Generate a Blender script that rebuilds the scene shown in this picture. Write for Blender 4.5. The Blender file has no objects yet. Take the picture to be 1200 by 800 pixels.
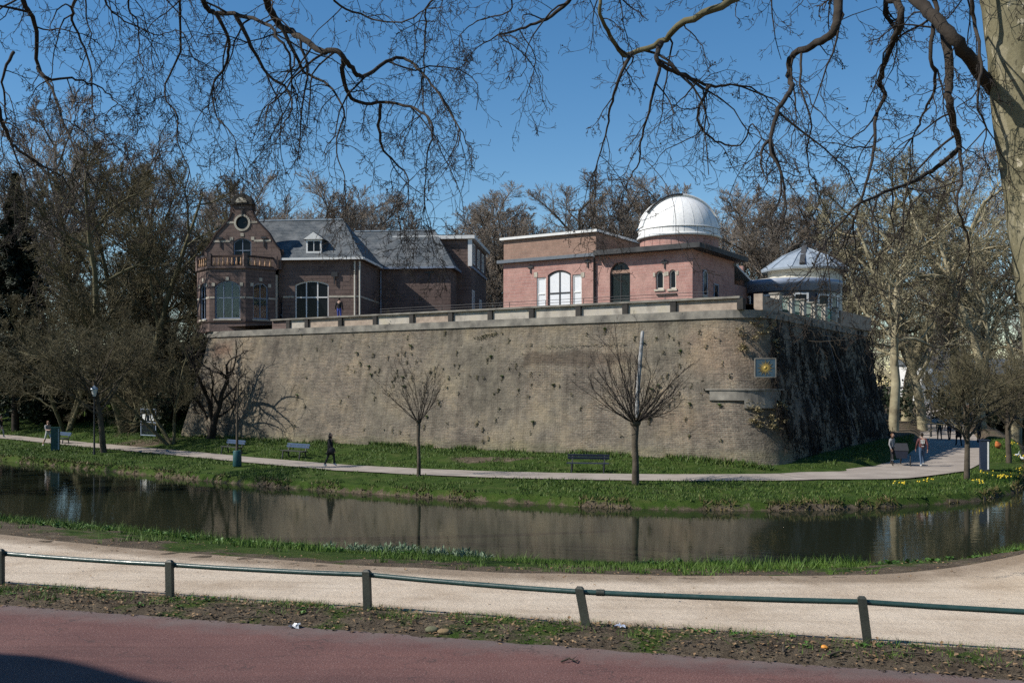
import bpy, math, random
import numpy as np
from mathutils import Vector, Matrix, noise as mnoise
from mathutils.geometry import tessellate_polygon

random.seed(7)
sc = bpy.context.scene
col = sc.collection

# ---------------------------------------------------------------- camera, sky, sun
CAM_Z, FPX, HORIZ = 3.0, 1150.0, 450.0
cam_d = bpy.data.cameras.new('camera')
cam = bpy.data.objects.new('camera', cam_d)
col.objects.link(cam)
cam.location = (0, 0, CAM_Z)
cam.rotation_euler = (math.radians(90), 0, 0)
cam_d.sensor_width = 36.0
cam_d.lens = 36.0 * FPX / 1200.0
cam_d.shift_y = (HORIZ - 400.0) / 1200.0
cam_d.clip_start, cam_d.clip_end = 0.1, 3000.0
sc.camera = cam

SUN_AZ = Vector((-0.965, -0.262, 0)).normalized()   # horizontal direction towards the sun
SUN_EL = math.radians(42)
to_sun = Vector((SUN_AZ.x * math.cos(SUN_EL), SUN_AZ.y * math.cos(SUN_EL), math.sin(SUN_EL)))
world = bpy.data.worlds.new('World')
sc.world = world
world.use_nodes = True
wn = world.node_tree
bg = wn.nodes['Background']
sky = wn.nodes.new('ShaderNodeTexSky')
sky.sky_type = 'NISHITA'
sky.sun_disc = False
sky.sun_elevation = SUN_EL
sky.sun_rotation = math.atan2(SUN_AZ.x, SUN_AZ.y)
sky.air_density = 1.0
sky.dust_density = 0.0
sky.ozone_density = 1.2
hs = wn.nodes.new('ShaderNodeHueSaturation')
hs.inputs['Saturation'].default_value = 1.34
wn.links.new(sky.outputs[0], hs.inputs['Color'])
wn.links.new(hs.outputs[0], bg.inputs['Color'])
bg.inputs['Strength'].default_value = 0.095
sun_d = bpy.data.lights.new('sun', 'SUN')
sun_d.energy = 5.0
sun_d.angle = math.radians(0.53)
sun_d.color = (1.0, 0.94, 0.85)
sun = bpy.data.objects.new('sun', sun_d)
col.objects.link(sun)
sun.rotation_euler = to_sun.to_track_quat('Z', 'Y').to_euler()
sun.location = to_sun * 60
sc.view_settings.view_transform = 'Standard'
sc.view_settings.look = 'None'
sc.view_settings.exposure = 0.38
sc.view_settings.gamma = 1.0
sc.cycles.use_denoising = False
sc.cycles.denoiser = 'OPENIMAGEDENOISE'
sc.cycles.denoising_input_passes = 'RGB_ALBEDO_NORMAL'
sc.cycles.denoising_prefilter = 'ACCURATE'
sc.cycles.max_bounces = 6
sc.cycles.transparent_max_bounces = 12

# ---------------------------------------------------------------- helpers
def at(px, py, d):
    """point of the place seen at photo position (px, py), d metres ahead"""
    return Vector(((px - 600) / FPX * d, d, CAM_Z + (HORIZ - py) / FPX * d))

def tag(o, label=None, cat=None, group=None, kind=None):
    if label: o['label'] = label
    if cat: o['category'] = cat
    if group: o['group'] = group
    if kind: o['kind'] = kind
    return o

def empty(name, loc=(0, 0, 0), rz=0.0):
    o = bpy.data.objects.new(name, None)
    o.empty_display_size = 0.2
    col.objects.link(o)
    o.location = loc
    o.rotation_euler = (0, 0, rz)
    return o

def link(name, me, mats=None, parent=None, loc=None):
    o = bpy.data.objects.new(name, me)
    col.objects.link(o)
    if mats is not None and len(me.materials) == 0:
        for m in (mats if isinstance(mats, (list, tuple)) else [mats]):
            me.materials.append(m)
    if parent is not None: o.parent = parent
    if loc is not None: o.location = loc
    return o

def copy_tree(o, parent=None):
    c = o.copy()
    col.objects.link(c)
    c.parent = parent
    for ch in list(o.children):
        copy_tree(ch, c)
    return c

def np_mesh(name, verts, faces, smooth=False, mats=None):
    """verts (N,3) array, faces (M,k) array, k = 3 or 4"""
    verts = np.asarray(verts, dtype=np.float32); faces = np.asarray(faces, dtype=np.int32)
    me = bpy.data.meshes.new(name)
    k = faces.shape[1]
    me.vertices.add(len(verts)); me.vertices.foreach_set('co', verts.ravel())
    me.loops.add(faces.size); me.loops.foreach_set('vertex_index', faces.ravel())
    me.polygons.add(len(faces))
    me.polygons.foreach_set('loop_start', np.arange(0, faces.size, k, dtype=np.int32))
    me.polygons.foreach_set('use_smooth', np.full(len(faces), smooth, dtype=bool))
    me.update(calc_edges=True)
    if mats is not None:
        for m in (mats if isinstance(mats, (list, tuple)) else [mats]): me.materials.append(m)
    return me

class MB:
    """collects shapes into one mesh; off is subtracted from all points"""
    def __init__(s, off=(0, 0, 0)):
        s.v = []; s.f = []; s.m = []; s.off = Vector(off); s.smooth = []
    def add(s, vs, fs, mi=0, sm=False):
        b = len(s.v)
        s.v += [tuple(Vector(v) - s.off) for v in vs]
        for f in fs:
            s.f.append([b + i for i in f]); s.m.append(mi); s.smooth.append(sm)
    def box(s, x0, x1, y0, y1, z0, z1, mi=0):
        s.add([(x0, y0, z0), (x1, y0, z0), (x1, y1, z0), (x0, y1, z0), (x0, y0, z1), (x1, y0, z1), (x1, y1, z1), (x0, y1, z1)],
              [(0, 3, 2, 1), (4, 5, 6, 7), (0, 1, 5, 4), (1, 2, 6, 5), (2, 3, 7, 6), (3, 0, 4, 7)], mi)
    def bar(s, a, b, w, h, mi=0, up=(0, 0, 1)):
        a = Vector(a); b = Vector(b); d = (b - a).normalized(); up = Vector(up)
        if abs(d.dot(up)) > 0.98: up = Vector((0, 1, 0))
        sx = d.cross(up).normalized() * w / 2; sy = sx.cross(d).normalized() * h / 2
        s.add([a - sx - sy, a + sx - sy, a + sx + sy, a - sx + sy, b - sx - sy, b + sx - sy, b + sx + sy, b - sx + sy],
              [(0, 3, 2, 1), (4, 5, 6, 7), (0, 1, 5, 4), (1, 2, 6, 5), (2, 3, 7, 6), (3, 0, 4, 7)], mi)
    def tube(s, pts, r, n=8, mi=0, cap=True):
        pts = [Vector(p) for p in pts]
        rs = r if isinstance(r, (list, tuple)) else [r] * len(pts)
        vs = []; fs = []
        ref = None
        for i, p in enumerate(pts):
            t = (pts[min(i + 1, len(pts) - 1)] - pts[max(i - 1, 0)]).normalized()
            if ref is None:
                ref = Vector((0, 0, 1)) if abs(t.z) < 0.9 else Vector((1, 0, 0))
            a = t.cross(ref)
            if a.length < 1e-4: a = t.orthogonal()
            a.normalize(); b = t.cross(a).normalized(); ref = a.cross(t)
            for k in range(n):
                q = 2 * math.pi * k / n
                vs.append(p + (a * math.cos(q) + b * math.sin(q)) * rs[i])
        for i in range(len(pts) - 1):
            for k in range(n):
                k2 = (k + 1) % n
                fs.append((i * n + k, i * n + k2, (i + 1) * n + k2, (i + 1) * n + k))
        s.add(vs, fs, mi, True)
        if cap:
            s.add(vs[:n], [tuple(range(n - 1, -1, -1))], mi)
            s.add(vs[-n:], [tuple(range(n))], mi)
    def lathe(s, prof, c=(0, 0, 0), n=24, mi=0, a0=0.0, a1=2 * math.pi, sm=True):
        c = Vector(c); full = abs(a1 - a0) > 6.28
        m = n if full else n + 1
        vs = []; fs = []
        for (r, z) in prof:
            for k in range(m):
                q = a0 + (a1 - a0) * k / n
                vs.append(c + Vector((r * math.cos(q), r * math.sin(q), z)))
        for i in range(len(prof) - 1):
            for k in range(n):
                k2 = (k + 1) % m
                fs.append((i * m + k, i * m + k2, (i + 1) * m + k2, (i + 1) * m + k))
        s.add(vs, fs, mi, sm)
    def ell(s, c, r, n=12, m=8, mi=0):
        c = Vector(c)
        vs = []; fs = []
        for i in range(m + 1):
            th = math.pi * i / m
            for k in range(n):
                q = 2 * math.pi * k / n
                vs.append(c + Vector((r[0] * math.sin(th) * math.cos(q), r[1] * math.sin(th) * math.sin(q), r[2] * math.cos(th))))
        for i in range(m):
            for k in range(n):
                k2 = (k + 1) % n
                fs.append((i * n + k, (i + 1) * n + k, (i + 1) * n + k2, i * n + k2))
        s.add(vs, fs, mi, True)
    def panel(s, outer, holes, fn, depth, mi=0, back=False):
        """polygon (s,z) with holes; fn(s, d, z) -> point; reveals of the given depth"""
        loops = [outer] + list(holes)
        flat = [p for l in loops for p in l]
        tris = tessellate_polygon([[Vector((p[0], p[1], 0)) for p in l] for l in loops])
        vs = [fn(p[0], 0, p[1]) for p in flat]
        s.add(vs, [tuple(t) for t in tris], mi)
        if back: s.add([fn(p[0], depth, p[1]) for p in flat], [tuple(t) for t in tris], mi)
        for l in (loops if depth else []):
            n = len(l)
            vv = [fn(p[0], 0, p[1]) for p in l] + [fn(p[0], depth, p[1]) for p in l]
            s.add(vv, [(i, (i + 1) % n, n + (i + 1) % n, n + i) for i in range(n)], mi)
    def build(s, name, mats, parent=None, loc=None):
        me = bpy.data.meshes.new(name)
        me.from_pydata(s.v, [], s.f)
        if isinstance(mats, (list, tuple)):
            for m in mats: me.materials.append(m)
            me.polygons.foreach_set('material_index', s.m)
        else: me.materials.append(mats)
        me.polygons.foreach_set('use_smooth', s.smooth)
        me.update()
        return link(name, me, None, parent, loc)

def box_obj(name, x0, x1, y0, y1, z0, z1, m, parent=None, off=(0, 0, 0)):
    b = MB(off); b.box(x0, x1, y0, y1, z0, z1); return b.build(name, m, parent)

# value noise on numpy arrays
_rs = np.random.RandomState(3)
_lat = _rs.rand(256, 256)
def vnoise(x, y, sc_=1.0):
    x = np.asarray(x, float) * sc_ + 57.3; y = np.asarray(y, float) * sc_ + 21.7
    xi = np.floor(x).astype(int); yi = np.floor(y).astype(int)
    fx = x - xi; fy = y - yi
    fx = fx * fx * (3 - 2 * fx); fy = fy * fy * (3 - 2 * fy)
    g = lambda a, b: _lat[a & 255, b & 255]
    return (g(xi, yi) * (1 - fx) + g(xi + 1, yi) * fx) * (1 - fy) + (g(xi, yi + 1) * (1 - fx) + g(xi + 1, yi + 1) * fx) * fy
def fbm(x, y, sc_=1.0, o=3):
    t = 0; a = 0.5; n = 0
    for i in range(o):
        t = t + a * vnoise(x, y, sc_ * 2 ** i); n += a; a *= 0.5
    return t / n
def sstep(a, b, x):
    t = np.clip((np.asarray(x, float) - a) / (b - a), 0, 1)
    return t * t * (3 - 2 * t)

# ---------------------------------------------------------------- materials
def newmat(name):
    m = bpy.data.materials.new(name); m.use_nodes = True
    return m, m.node_tree, m.node_tree.nodes['Principled BSDF']

def ramp(nt, fac, stops):
    r = nt.nodes.new('ShaderNodeValToRGB')
    els = r.color_ramp.elements
    while len(els) < len(stops): els.new(0.5)
    for e, (p, c) in zip(els, stops):
        e.position = p; e.color = (*c, 1) if len(c) == 3 else c
    nt.links.new(fac, r.inputs[0])
    return r.outputs[0]

def nz(nt, vec, scale, detail=4, rough=0.55, dist=0.0):
    n = nt.nodes.new('ShaderNodeTexNoise')
    n.inputs['Scale'].default_value = scale; n.inputs['Detail'].default_value = detail
    n.inputs['Roughness'].default_value = rough; n.inputs['Distortion'].default_value = dist
    if vec is not None: nt.links.new(vec, n.inputs['Vector'])
    return n.outputs[0]

def mixc(nt, fac, a, b, mode='MIX'):
    m = nt.nodes.new('ShaderNodeMix'); m.data_type = 'RGBA'; m.blend_type = mode
    for sock, val in ((m.inputs[0], fac), (m.inputs[6], a), (m.inputs[7], b)):
        if hasattr(val, 'is_linked') or hasattr(val, 'links'): nt.links.new(val, sock)
        elif isinstance(val, (int, float)): sock.default_value = val
        else: sock.default_value = (*val, 1)
    return m.outputs[2]

def mth(nt, op, a, b=0.0):
    m = nt.nodes.new('ShaderNodeMath'); m.operation = op
    for i, val in enumerate((a, b)):
        if hasattr(val, 'links'): nt.links.new(val, m.inputs[i])
        else: m.inputs[i].default_value = val
    return m.outputs[0]

def coord(nt, kind='Object'):
    t = nt.nodes.new('ShaderNodeTexCoord'); return t.outputs[kind]

def pos(nt):
    return nt.nodes.new('ShaderNodeNewGeometry').outputs['Position']

def bump(nt, b, h, strength, dist=0.02):
    n = nt.nodes.new('ShaderNodeBump'); n.inputs['Strength'].default_value = strength; n.inputs['Distance'].default_value = dist
    nt.links.new(h, n.inputs['Height']); nt.links.new(n.outputs[0], b.inputs['Normal'])

def mottled(name, c1, c2, scale=3.0, rough=0.8, bmp=0.3, fine=30.0, metal=0.0, spec=0.3, c3=None, world_pos=False, bd=0.02):
    m, nt, b = newmat(name)
    v = pos(nt) if world_pos else coord(nt)
    n1 = nz(nt, v, scale, 5)
    stops = [(0.3, c1), (0.7, c2)] if c3 is None else [(0.25, c1), (0.5, c2), (0.72, c3)]
    c = ramp(nt, n1, stops)
    n2 = nz(nt, v, fine, 3)
    c = mixc(nt, 0.45, c, ramp(nt, n2, [(0.25, (0.55,) * 3), (0.75, (1.0,) * 3)]), 'MULTIPLY')
    nt.links.new(c, b.inputs['Base Color'])
    b.inputs['Roughness'].default_value = rough; b.inputs['Metallic'].default_value = metal
    b.inputs['Specular IOR Level'].default_value = spec
    if bmp: bump(nt, b, n2, bmp, bd)
    return m

def brick_mat(name, c1, c2, mortar, bw, rh, msize=0.012, uv=False, stain=(0.5, 0.45, 0.4), scale_n=0.6, bmp=0.5, patches=False, rough=0.9):
    m, nt, b = newmat(name)
    if uv: vec = coord(nt, 'UV')
    else:
        sp = nt.nodes.new('ShaderNodeSeparateXYZ'); nt.links.new(coord(nt), sp.inputs[0])
        cb = nt.nodes.new('ShaderNodeCombineXYZ')
        nt.links.new(mth(nt, 'ADD', sp.outputs[0], sp.outputs[1]), cb.inputs[0]); nt.links.new(sp.outputs[2], cb.inputs[1])
        vec = cb.outputs[0]
    t = nt.nodes.new('ShaderNodeTexBrick')
    nt.links.new(vec, t.inputs['Vector'])
    t.inputs['Scale'].default_value = 1.0
    t.inputs['Brick Width'].default_value = bw; t.inputs['Row Height'].default_value = rh
    t.inputs['Mortar Size'].default_value = msize; t.inputs['Bias'].default_value = -0.1
    t.inputs['Color1'].default_value = (*c1, 1); t.inputs['Color2'].default_value = (*c2, 1); t.inputs['Mortar'].default_value = (*mortar, 1)
    p = pos(nt)
    n1 = nz(nt, p, scale_n, 6, 0.62)
    c = mixc(nt, ramp(nt, n1, [(0.42, (0, 0, 0)), (0.68, (1, 1, 1))]), t.outputs[0], stain)
    c = mixc(nt, 0.6, c, ramp(nt, nz(nt, p, 2.3, 6, 0.7), [(0.25, (0.5, 0.5, 0.5)), (0.72, (1.1, 1.1, 1.1))]), 'MULTIPLY')
    c = mixc(nt, 0.5, c, ramp(nt, nz(nt, p, 14, 3), [(0.3, (0.6, 0.6, 0.6)), (0.7, (1.1, 1.1, 1.1))]), 'MULTIPLY')
    if patches:
        mpp = nt.nodes.new('ShaderNodeMapping'); nt.links.new(coord(nt, 'UV'), mpp.inputs[0]); mpp.inputs['Scale'].default_value = (0.7, 7.0, 1)
        c = mixc(nt, 0.75, c, ramp(nt, nz(nt, mpp.outputs[0], 1.6, 6, 0.75), [(0.28, (0.45, 0.44, 0.44)), (0.5, (0.95, 0.95, 0.95)), (0.72, (1.25, 1.22, 1.18))]), 'MULTIPLY')
        c = mixc(nt, ramp(nt, nz(nt, p, 8.5, 4, 0.8), [(0.60, (0,) * 3), (0.74, (0.8,) * 3)]), c, (0.055, 0.05, 0.045))
        c = mixc(nt, ramp(nt, nz(nt, p, 5.5, 5, 0.8), [(0.60, (0,) * 3), (0.78, (0.7,) * 3)]), c, (0.42, 0.38, 0.33))
        mpv = nt.nodes.new('ShaderNodeMapping'); nt.links.new(coord(nt, 'UV'), mpv.inputs[0]); mpv.inputs['Scale'].default_value = (2.4, 0.22, 1)
        c = mixc(nt, 0.7, c, ramp(nt, nz(nt, mpv.outputs[0], 1.0, 5, 0.7), [(0.30, (0.55, 0.53, 0.50)), (0.52, (1.0, 1.0, 1.0)), (0.75, (1.22, 1.2, 1.12))]), 'MULTIPLY')
        c = mixc(nt, 0.85, c, ramp(nt, nz(nt, p, 0.42, 5, 0.7), [(0.32, (0.42, 0.41, 0.42)), (0.48, (0.86, 0.84, 0.82)), (0.66, (1.22, 1.13, 0.98))]), 'MULTIPLY')
        su = nt.nodes.new('ShaderNodeSeparateXYZ'); nt.links.new(coord(nt, 'UV'), su.inputs[0])
        U, Z = su.outputs[0], su.outputs[1]
        wob = mth(nt, 'MULTIPLY', mth(nt, 'SUBTRACT', nz(nt, p, 1.1, 5), 0.5), 1.6)
        def boxm(u0, u1, z0, z1, soft):
            def side(x, e, sgn):
                return mth(nt, 'SMOOTHSTEP' if False else 'MULTIPLY', mth(nt, 'SUBTRACT', x, e), sgn / soft)
            def cl(x):
                r = nt.nodes.new('ShaderNodeClamp'); nt.links.new(x, r.inputs[0]); return r.outputs[0]
            uu = mth(nt, 'ADD', U, wob); zz = mth(nt, 'ADD', Z, mth(nt, 'MULTIPLY', wob, 0.5))
            a = cl(side(uu, u0, 1)); a2 = cl(side(uu, u1, -1)); a3 = cl(side(zz, z0, 1)); a4 = cl(side(zz, z1, -1))
            return mth(nt, 'MULTIPLY', mth(nt, 'MULTIPLY', a, a2), mth(nt, 'MULTIPLY', a3, a4))
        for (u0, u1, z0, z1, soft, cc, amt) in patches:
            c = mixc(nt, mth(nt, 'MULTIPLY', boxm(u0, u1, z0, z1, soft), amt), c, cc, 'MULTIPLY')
    nt.links.new(c, b.inputs['Base Color'])
    b.inputs['Roughness'].default_value = rough; b.inputs['Specular IOR Level'].default_value = 0.15
    h = mth(nt, 'ADD', mth(nt, 'MULTIPLY', t.outputs['Fac'], -0.6), mth(nt, 'MULTIPLY', nz(nt, p, 9, 4), 1.0))
    bump(nt, b, h, bmp, 0.05)
    return m

def plain(name, c, rough=0.5, metal=0.0, spec=0.5, var=0.25, sc_=4.0):
    k = 1 - var
    return mottled(name, tuple(x * k for x in c), c, sc_, rough, 0.08, 40, metal, spec)

M = {}
M['white'] = plain('white_paint', (0.72, 0.72, 0.70), 0.5, var=0.15)
M['offwhite'] = plain('cream_plaster', (0.62, 0.60, 0.52), 0.8, var=0.2)
M['blueframe'] = plain('blue_grey_paint', (0.22, 0.27, 0.36), 0.45)
M['black'] = plain('black_iron', (0.018, 0.018, 0.02), 0.5)
M['glassdark'] = plain('dark_window_glass', (0.008, 0.010, 0.013), 0.12, spec=0.18, var=0.1)
M['blind'] = plain('white_blind', (0.70, 0.72, 0.74), 0.6, var=0.08)
M['stone'] = mottled('pale_stone', (0.30, 0.27, 0.22), (0.50, 0.46, 0.38), 3, 0.9)
M['greystone'] = mottled('weathered_stone', (0.10, 0.095, 0.085), (0.28, 0.26, 0.22), 1.4, 0.9, world_pos=True)
M['darkstone'] = mottled('dark_stone', (0.02, 0.02, 0.019), (0.055, 0.05, 0.045), 2.0, 0.9)
M['panel'] = mottled('weathered_render', (0.19, 0.175, 0.15), (0.42, 0.385, 0.33), 1.1, 0.9, c3=(0.40, 0.36, 0.27), world_pos=True)
M['panelbrick'] = mottled('pinkish_brick_panel', (0.24, 0.19, 0.15), (0.42, 0.34, 0.27), 2.6, 0.9, world_pos=True)
M['bastion'] = brick_mat('bastion_brick', (0.250, 0.200, 0.158), (0.115, 0.096, 0.080), (0.27, 0.255, 0.21), 0.30, 0.10, 0.018, uv=True,
                         stain=(0.225, 0.205, 0.162), scale_n=0.16, bmp=0.9,
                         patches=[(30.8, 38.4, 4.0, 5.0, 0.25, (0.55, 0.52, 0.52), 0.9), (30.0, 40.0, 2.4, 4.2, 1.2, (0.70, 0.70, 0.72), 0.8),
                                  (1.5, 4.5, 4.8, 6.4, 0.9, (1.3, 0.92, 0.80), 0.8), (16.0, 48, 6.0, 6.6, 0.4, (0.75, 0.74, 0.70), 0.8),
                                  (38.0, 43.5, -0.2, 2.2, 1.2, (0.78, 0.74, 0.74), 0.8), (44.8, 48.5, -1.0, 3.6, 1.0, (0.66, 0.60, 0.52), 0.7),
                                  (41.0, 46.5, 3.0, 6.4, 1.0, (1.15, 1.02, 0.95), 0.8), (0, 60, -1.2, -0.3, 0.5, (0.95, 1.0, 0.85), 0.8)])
M['housebrick'] = brick_mat('brown_house_brick', (0.155, 0.112, 0.098), (0.115, 0.083, 0.074), (0.062, 0.048, 0.044), 1.2, 0.30, 0.02,
                            stain=(0.175, 0.13, 0.115), scale_n=0.5, bmp=0.2)
M['pinkbrick'] = brick_mat('pink_observatory_brick', (0.43, 0.24, 0.205), (0.36, 0.195, 0.17), (0.40, 0.27, 0.24), 0.9, 0.20, 0.02,
                           stain=(0.45, 0.28, 0.24), scale_n=0.6, bmp=0.15)
M['tanbrick'] = brick_mat('tan_brick', (0.31, 0.20, 0.155), (0.26, 0.17, 0.135), (0.29, 0.21, 0.165), 0.9, 0.2, 0.02,
                          stain=(0.30, 0.20, 0.155), scale_n=0.8, bmp=0.15)
M['darkbrick'] = brick_mat('dark_brick', (0.075, 0.05, 0.042), (0.055, 0.036, 0.032), (0.05, 0.04, 0.035), 0.9, 0.2, 0.02, stain=(0.07, 0.05, 0.045), bmp=0.15)
M['slate'] = brick_mat('blue_grey_slate', (0.095, 0.108, 0.118), (0.066, 0.078, 0.088), (0.04, 0.05, 0.06), 0.5, 0.26, 0.02,
                       stain=(0.15, 0.16, 0.165), scale_n=1.3, bmp=0.3, rough=0.6)
M['zinc'] = mottled('zinc_roof', (0.25, 0.30, 0.35), (0.36, 0.41, 0.46), 2.5, 0.45, 0.1, metal=0.2)
M['lead'] = mottled('dark_roof_felt', (0.03, 0.032, 0.035), (0.07, 0.07, 0.07), 2.0, 0.8)
M['domewhite'] = mottled('white_dome_paint', (0.70, 0.70, 0.68), (0.80, 0.80, 0.78), 1.6, 0.45, 0.05, fine=7)
M['terrace'] = mottled('terrace_paving', (0.12, 0.11, 0.10), (0.22, 0.2, 0.17), 1.0, 0.9)
m, nt, b = newmat('chipped_green_paint'); p = pos(nt)
c = ramp(nt, nz(nt, p, 2.0, 5), [(0.3, (0.012, 0.035, 0.03)), (0.7, (0.024, 0.056, 0.047))])
c = mixc(nt, ramp(nt, nz(nt, p, 13, 6, 0.8), [(0.62, (0,) * 3), (0.68, (0.8,) * 3)]), c, (0.10, 0.085, 0.065))
c = mixc(nt, ramp(nt, nz(nt, p, 34, 4, 0.8), [(0.66, (0,) * 3), (0.70, (0.8,) * 3)]), c, (0.09, 0.045, 0.022))
nt.links.new(c, b.inputs['Base Color'])
nt.links.new(ramp(nt, nz(nt, p, 9, 5, 0.7), [(0.35, (0.25,) * 3), (0.7, (0.55,) * 3)]), b.inputs['Roughness'])
b.inputs['Specular IOR Level'].default_value = 0.6; bump(nt, b, nz(nt, p, 30, 4, 0.8), 0.15, 0.01)
M['greenmetal'] = m
M['postmetal'] = mottled('dark_post', (0.03, 0.034, 0.028), (0.055, 0.058, 0.046), 3.0, 0.5, 0.2)
M['blueboard'] = plain('faded_blue_plank', (0.085, 0.135, 0.24), 0.5)
M['greenrail'] = plain('green_painted_rail', (0.04, 0.16, 0.14), 0.5)
M['teal'] = mottled('dark_teal_enamel', (0.015, 0.06, 0.065), (0.03, 0.09, 0.09), 3, 0.4)
M['darkteal'] = plain('dark_green_door_paint', (0.008, 0.022, 0.022), 0.4)
M['navy'] = plain('dark_blue_panel', (0.02, 0.03, 0.06), 0.4)
M['gold'] = plain('gold_paint', (0.48, 0.33, 0.07), 0.6)
M['plaqueblue'] = plain('plaque_blue', (0.04, 0.085, 0.12), 0.7)
M['rubber'] = plain('black_rubber', (0.02, 0.02, 0.02), 0.8)
M['bark'] = mottled('brown_grey_bark', (0.045, 0.036, 0.026), (0.11, 0.09, 0.065), 2.5, 0.95, 0.7, fine=18)
M['darkbark'] = mottled('dark_bark', (0.018, 0.014, 0.011), (0.045, 0.036, 0.028), 2.5, 0.95, 0.7, fine=18)
M['mossbark'] = mottled('mossy_bark', (0.06, 0.055, 0.028), (0.15, 0.135, 0.075), 1.2, 0.95, 0.6, fine=10)
M['planebark'] = mottled('plane_bark', (0.12, 0.105, 0.06), (0.20, 0.175, 0.105), 1.6, 0.9, 0.25, fine=6, c3=(0.34, 0.32, 0.21), bd=0.01)
m, nt, b = newmat('flaking_plane_bark'); p = coord(nt)
mpb = nt.nodes.new('ShaderNodeMapping'); nt.links.new(p, mpb.inputs[0]); mpb.inputs['Scale'].default_value = (1.6, 1.6, 0.8)
c = ramp(nt, nz(nt, mpb.outputs[0], 1.5, 5, 0.6, 0.4), [(0.40, (0.125, 0.115, 0.070)), (0.44, (0.165, 0.150, 0.092)), (0.58, (0.18, 0.165, 0.105)), (0.61, (0.235, 0.215, 0.145))])
c = mixc(nt, ramp(nt, nz(nt, mpb.outputs[0], 5.5, 3, 0.5), [(0.665, (0,) * 3), (0.685, (0.9,) * 3)]), c, (0.42, 0.38, 0.28))
c = mixc(nt, ramp(nt, nz(nt, mpb.outputs[0], 7.5, 4, 0.6), [(0.64, (0,) * 3), (0.67, (0.6,) * 3)]), c, (0.06, 0.055, 0.035))
c = mixc(nt, 0.5, c, ramp(nt, nz(nt, p, 28, 4, 0.8), [(0.3, (0.6,) * 3), (0.7, (1.1,) * 3)]), 'MULTIPLY')
nt.links.new(c, b.inputs['Base Color']); b.inputs['Roughness'].default_value = 0.9; b.inputs['Specular IOR Level'].default_value = 0.15
bump(nt, b, mth(nt, 'ADD', nz(nt, mpb.outputs[0], 1.5, 5, 0.6, 0.4), mth(nt, 'MULTIPLY', nz(nt, p, 14, 5, 0.7), 0.4)), 0.5, 0.05)
M['planebark'] = m
M['farbark'] = mottled('pale_far_bark', (0.15, 0.125, 0.08), (0.38, 0.34, 0.22), 0.9, 0.95, 0.3, fine=5)
M['twigbrown'] = mottled('brown_twigs', (0.155, 0.128, 0.105), (0.29, 0.25, 0.21), 0.35, 0.9, 0.0)
M['twigolive'] = mottled('olive_twigs', (0.070, 0.060, 0.034), (0.155, 0.135, 0.078), 0.35, 0.9, 0.0)
M['twigpale'] = mottled('pale_olive_twigs', (0.14, 0.125, 0.075), (0.29, 0.26, 0.165), 0.35, 0.9, 0.0)
M['twigdark'] = mottled('dark_twigs', (0.016, 0.013, 0.011), (0.040, 0.031, 0.024), 0.6, 0.9, 0.0)
M['evergreen'] = mottled('dark_evergreen_leaf', (0.010, 0.018, 0.008), (0.030, 0.045, 0.018), 0.7, 0.6, 0.0)
M['needle'] = mottled('conifer_needles', (0.012, 0.018, 0.010), (0.035, 0.042, 0.022), 0.7, 0.7, 0.0)
M['leaf'] = mottled('fresh_leaf', (0.035, 0.085, 0.012), (0.085, 0.17, 0.03), 1.5, 0.55, 0.0)
M['greyleaf'] = mottled('grey_green_leaf', (0.10, 0.15, 0.085), (0.20, 0.26, 0.16), 1.5, 0.6, 0.0)
M['dryleaf'] = mottled('dry_leaf', (0.13, 0.075, 0.035), (0.30, 0.20, 0.11), 2.5, 0.8, 0.0)
M['drystalk'] = mottled('dry_stalks', (0.26, 0.21, 0.11), (0.42, 0.35, 0.20), 2.5, 0.8, 0.0)
M['cornicegrey'] = plain('grey_cornice_paint', (0.12, 0.14, 0.165), 0.5)
M['terracotta'] = plain('terracotta_baluster', (0.50, 0.30, 0.17), 0.7)
M['pipe'] = plain('dull_grey_pipe', (0.05, 0.055, 0.07), 0.6)
M['wallmoss'] = mottled('wall_plants', (0.12, 0.125, 0.045), (0.25, 0.22, 0.11), 1.2, 0.8, 0.0)
M['yellow'] = plain('daffodil_yellow', (0.80, 0.60, 0.03), 0.6)
# ---------------------------------------------------------------- terrain
def pl(pts):
    xs = [p[0] for p in pts]; ys = [p[1] for p in pts]
    s0 = (ys[1] - ys[0]) / (xs[1] - xs[0]); s1 = (ys[-1] - ys[-2]) / (xs[-1] - xs[-2])
    def f(x):
        x = np.asarray(x, float)
        y = np.interp(x, xs, ys)
        y = np.where(x < xs[0], ys[0] + s0 * (x - xs[0]), y)
        return np.where(x > xs[-1], ys[-1] + s1 * (x - xs[-1]), y)
    return f
ROAD = lambda x: 11.35 - 0.28 * np.asarray(x, float)
VERG = lambda x: 12.60 - 0.28 * np.asarray(x, float)
PATH = pl([(-30, 26.5), (-10.8, 20.2), (-7, 18.3), (-3, 16.8), (0, 16.0), (2.8, 15.7), (6, 15.8), (8.8, 16.5), (14, 18.8), (24, 27)])
NB = pl([(-60, 55), (-40, 44), (-18.4, 34.6), (-11, 30.6), (-4.7, 27.4), (-1, 25.8), (2.1, 24.9), (5.5, 24.4), (8.4, 24.5), (10.9, 25.4), (14.5, 28), (20, 34), (30, 50), (45, 78)])
FB = pl([(-60, 82), (-33.3, 63.9), (-18.2, 52.3), (-12.5, 48.1), (-7.9, 45.3), (-3.5, 42.9), (0, 41.2), (3, 39.8), (6, 38.9), (10.1, 38.6), (13, 38.9), (15.6, 39.7), (19.9, 41.7), (23.4, 45.2), (28, 53), (35, 68), (50, 104)])
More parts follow.
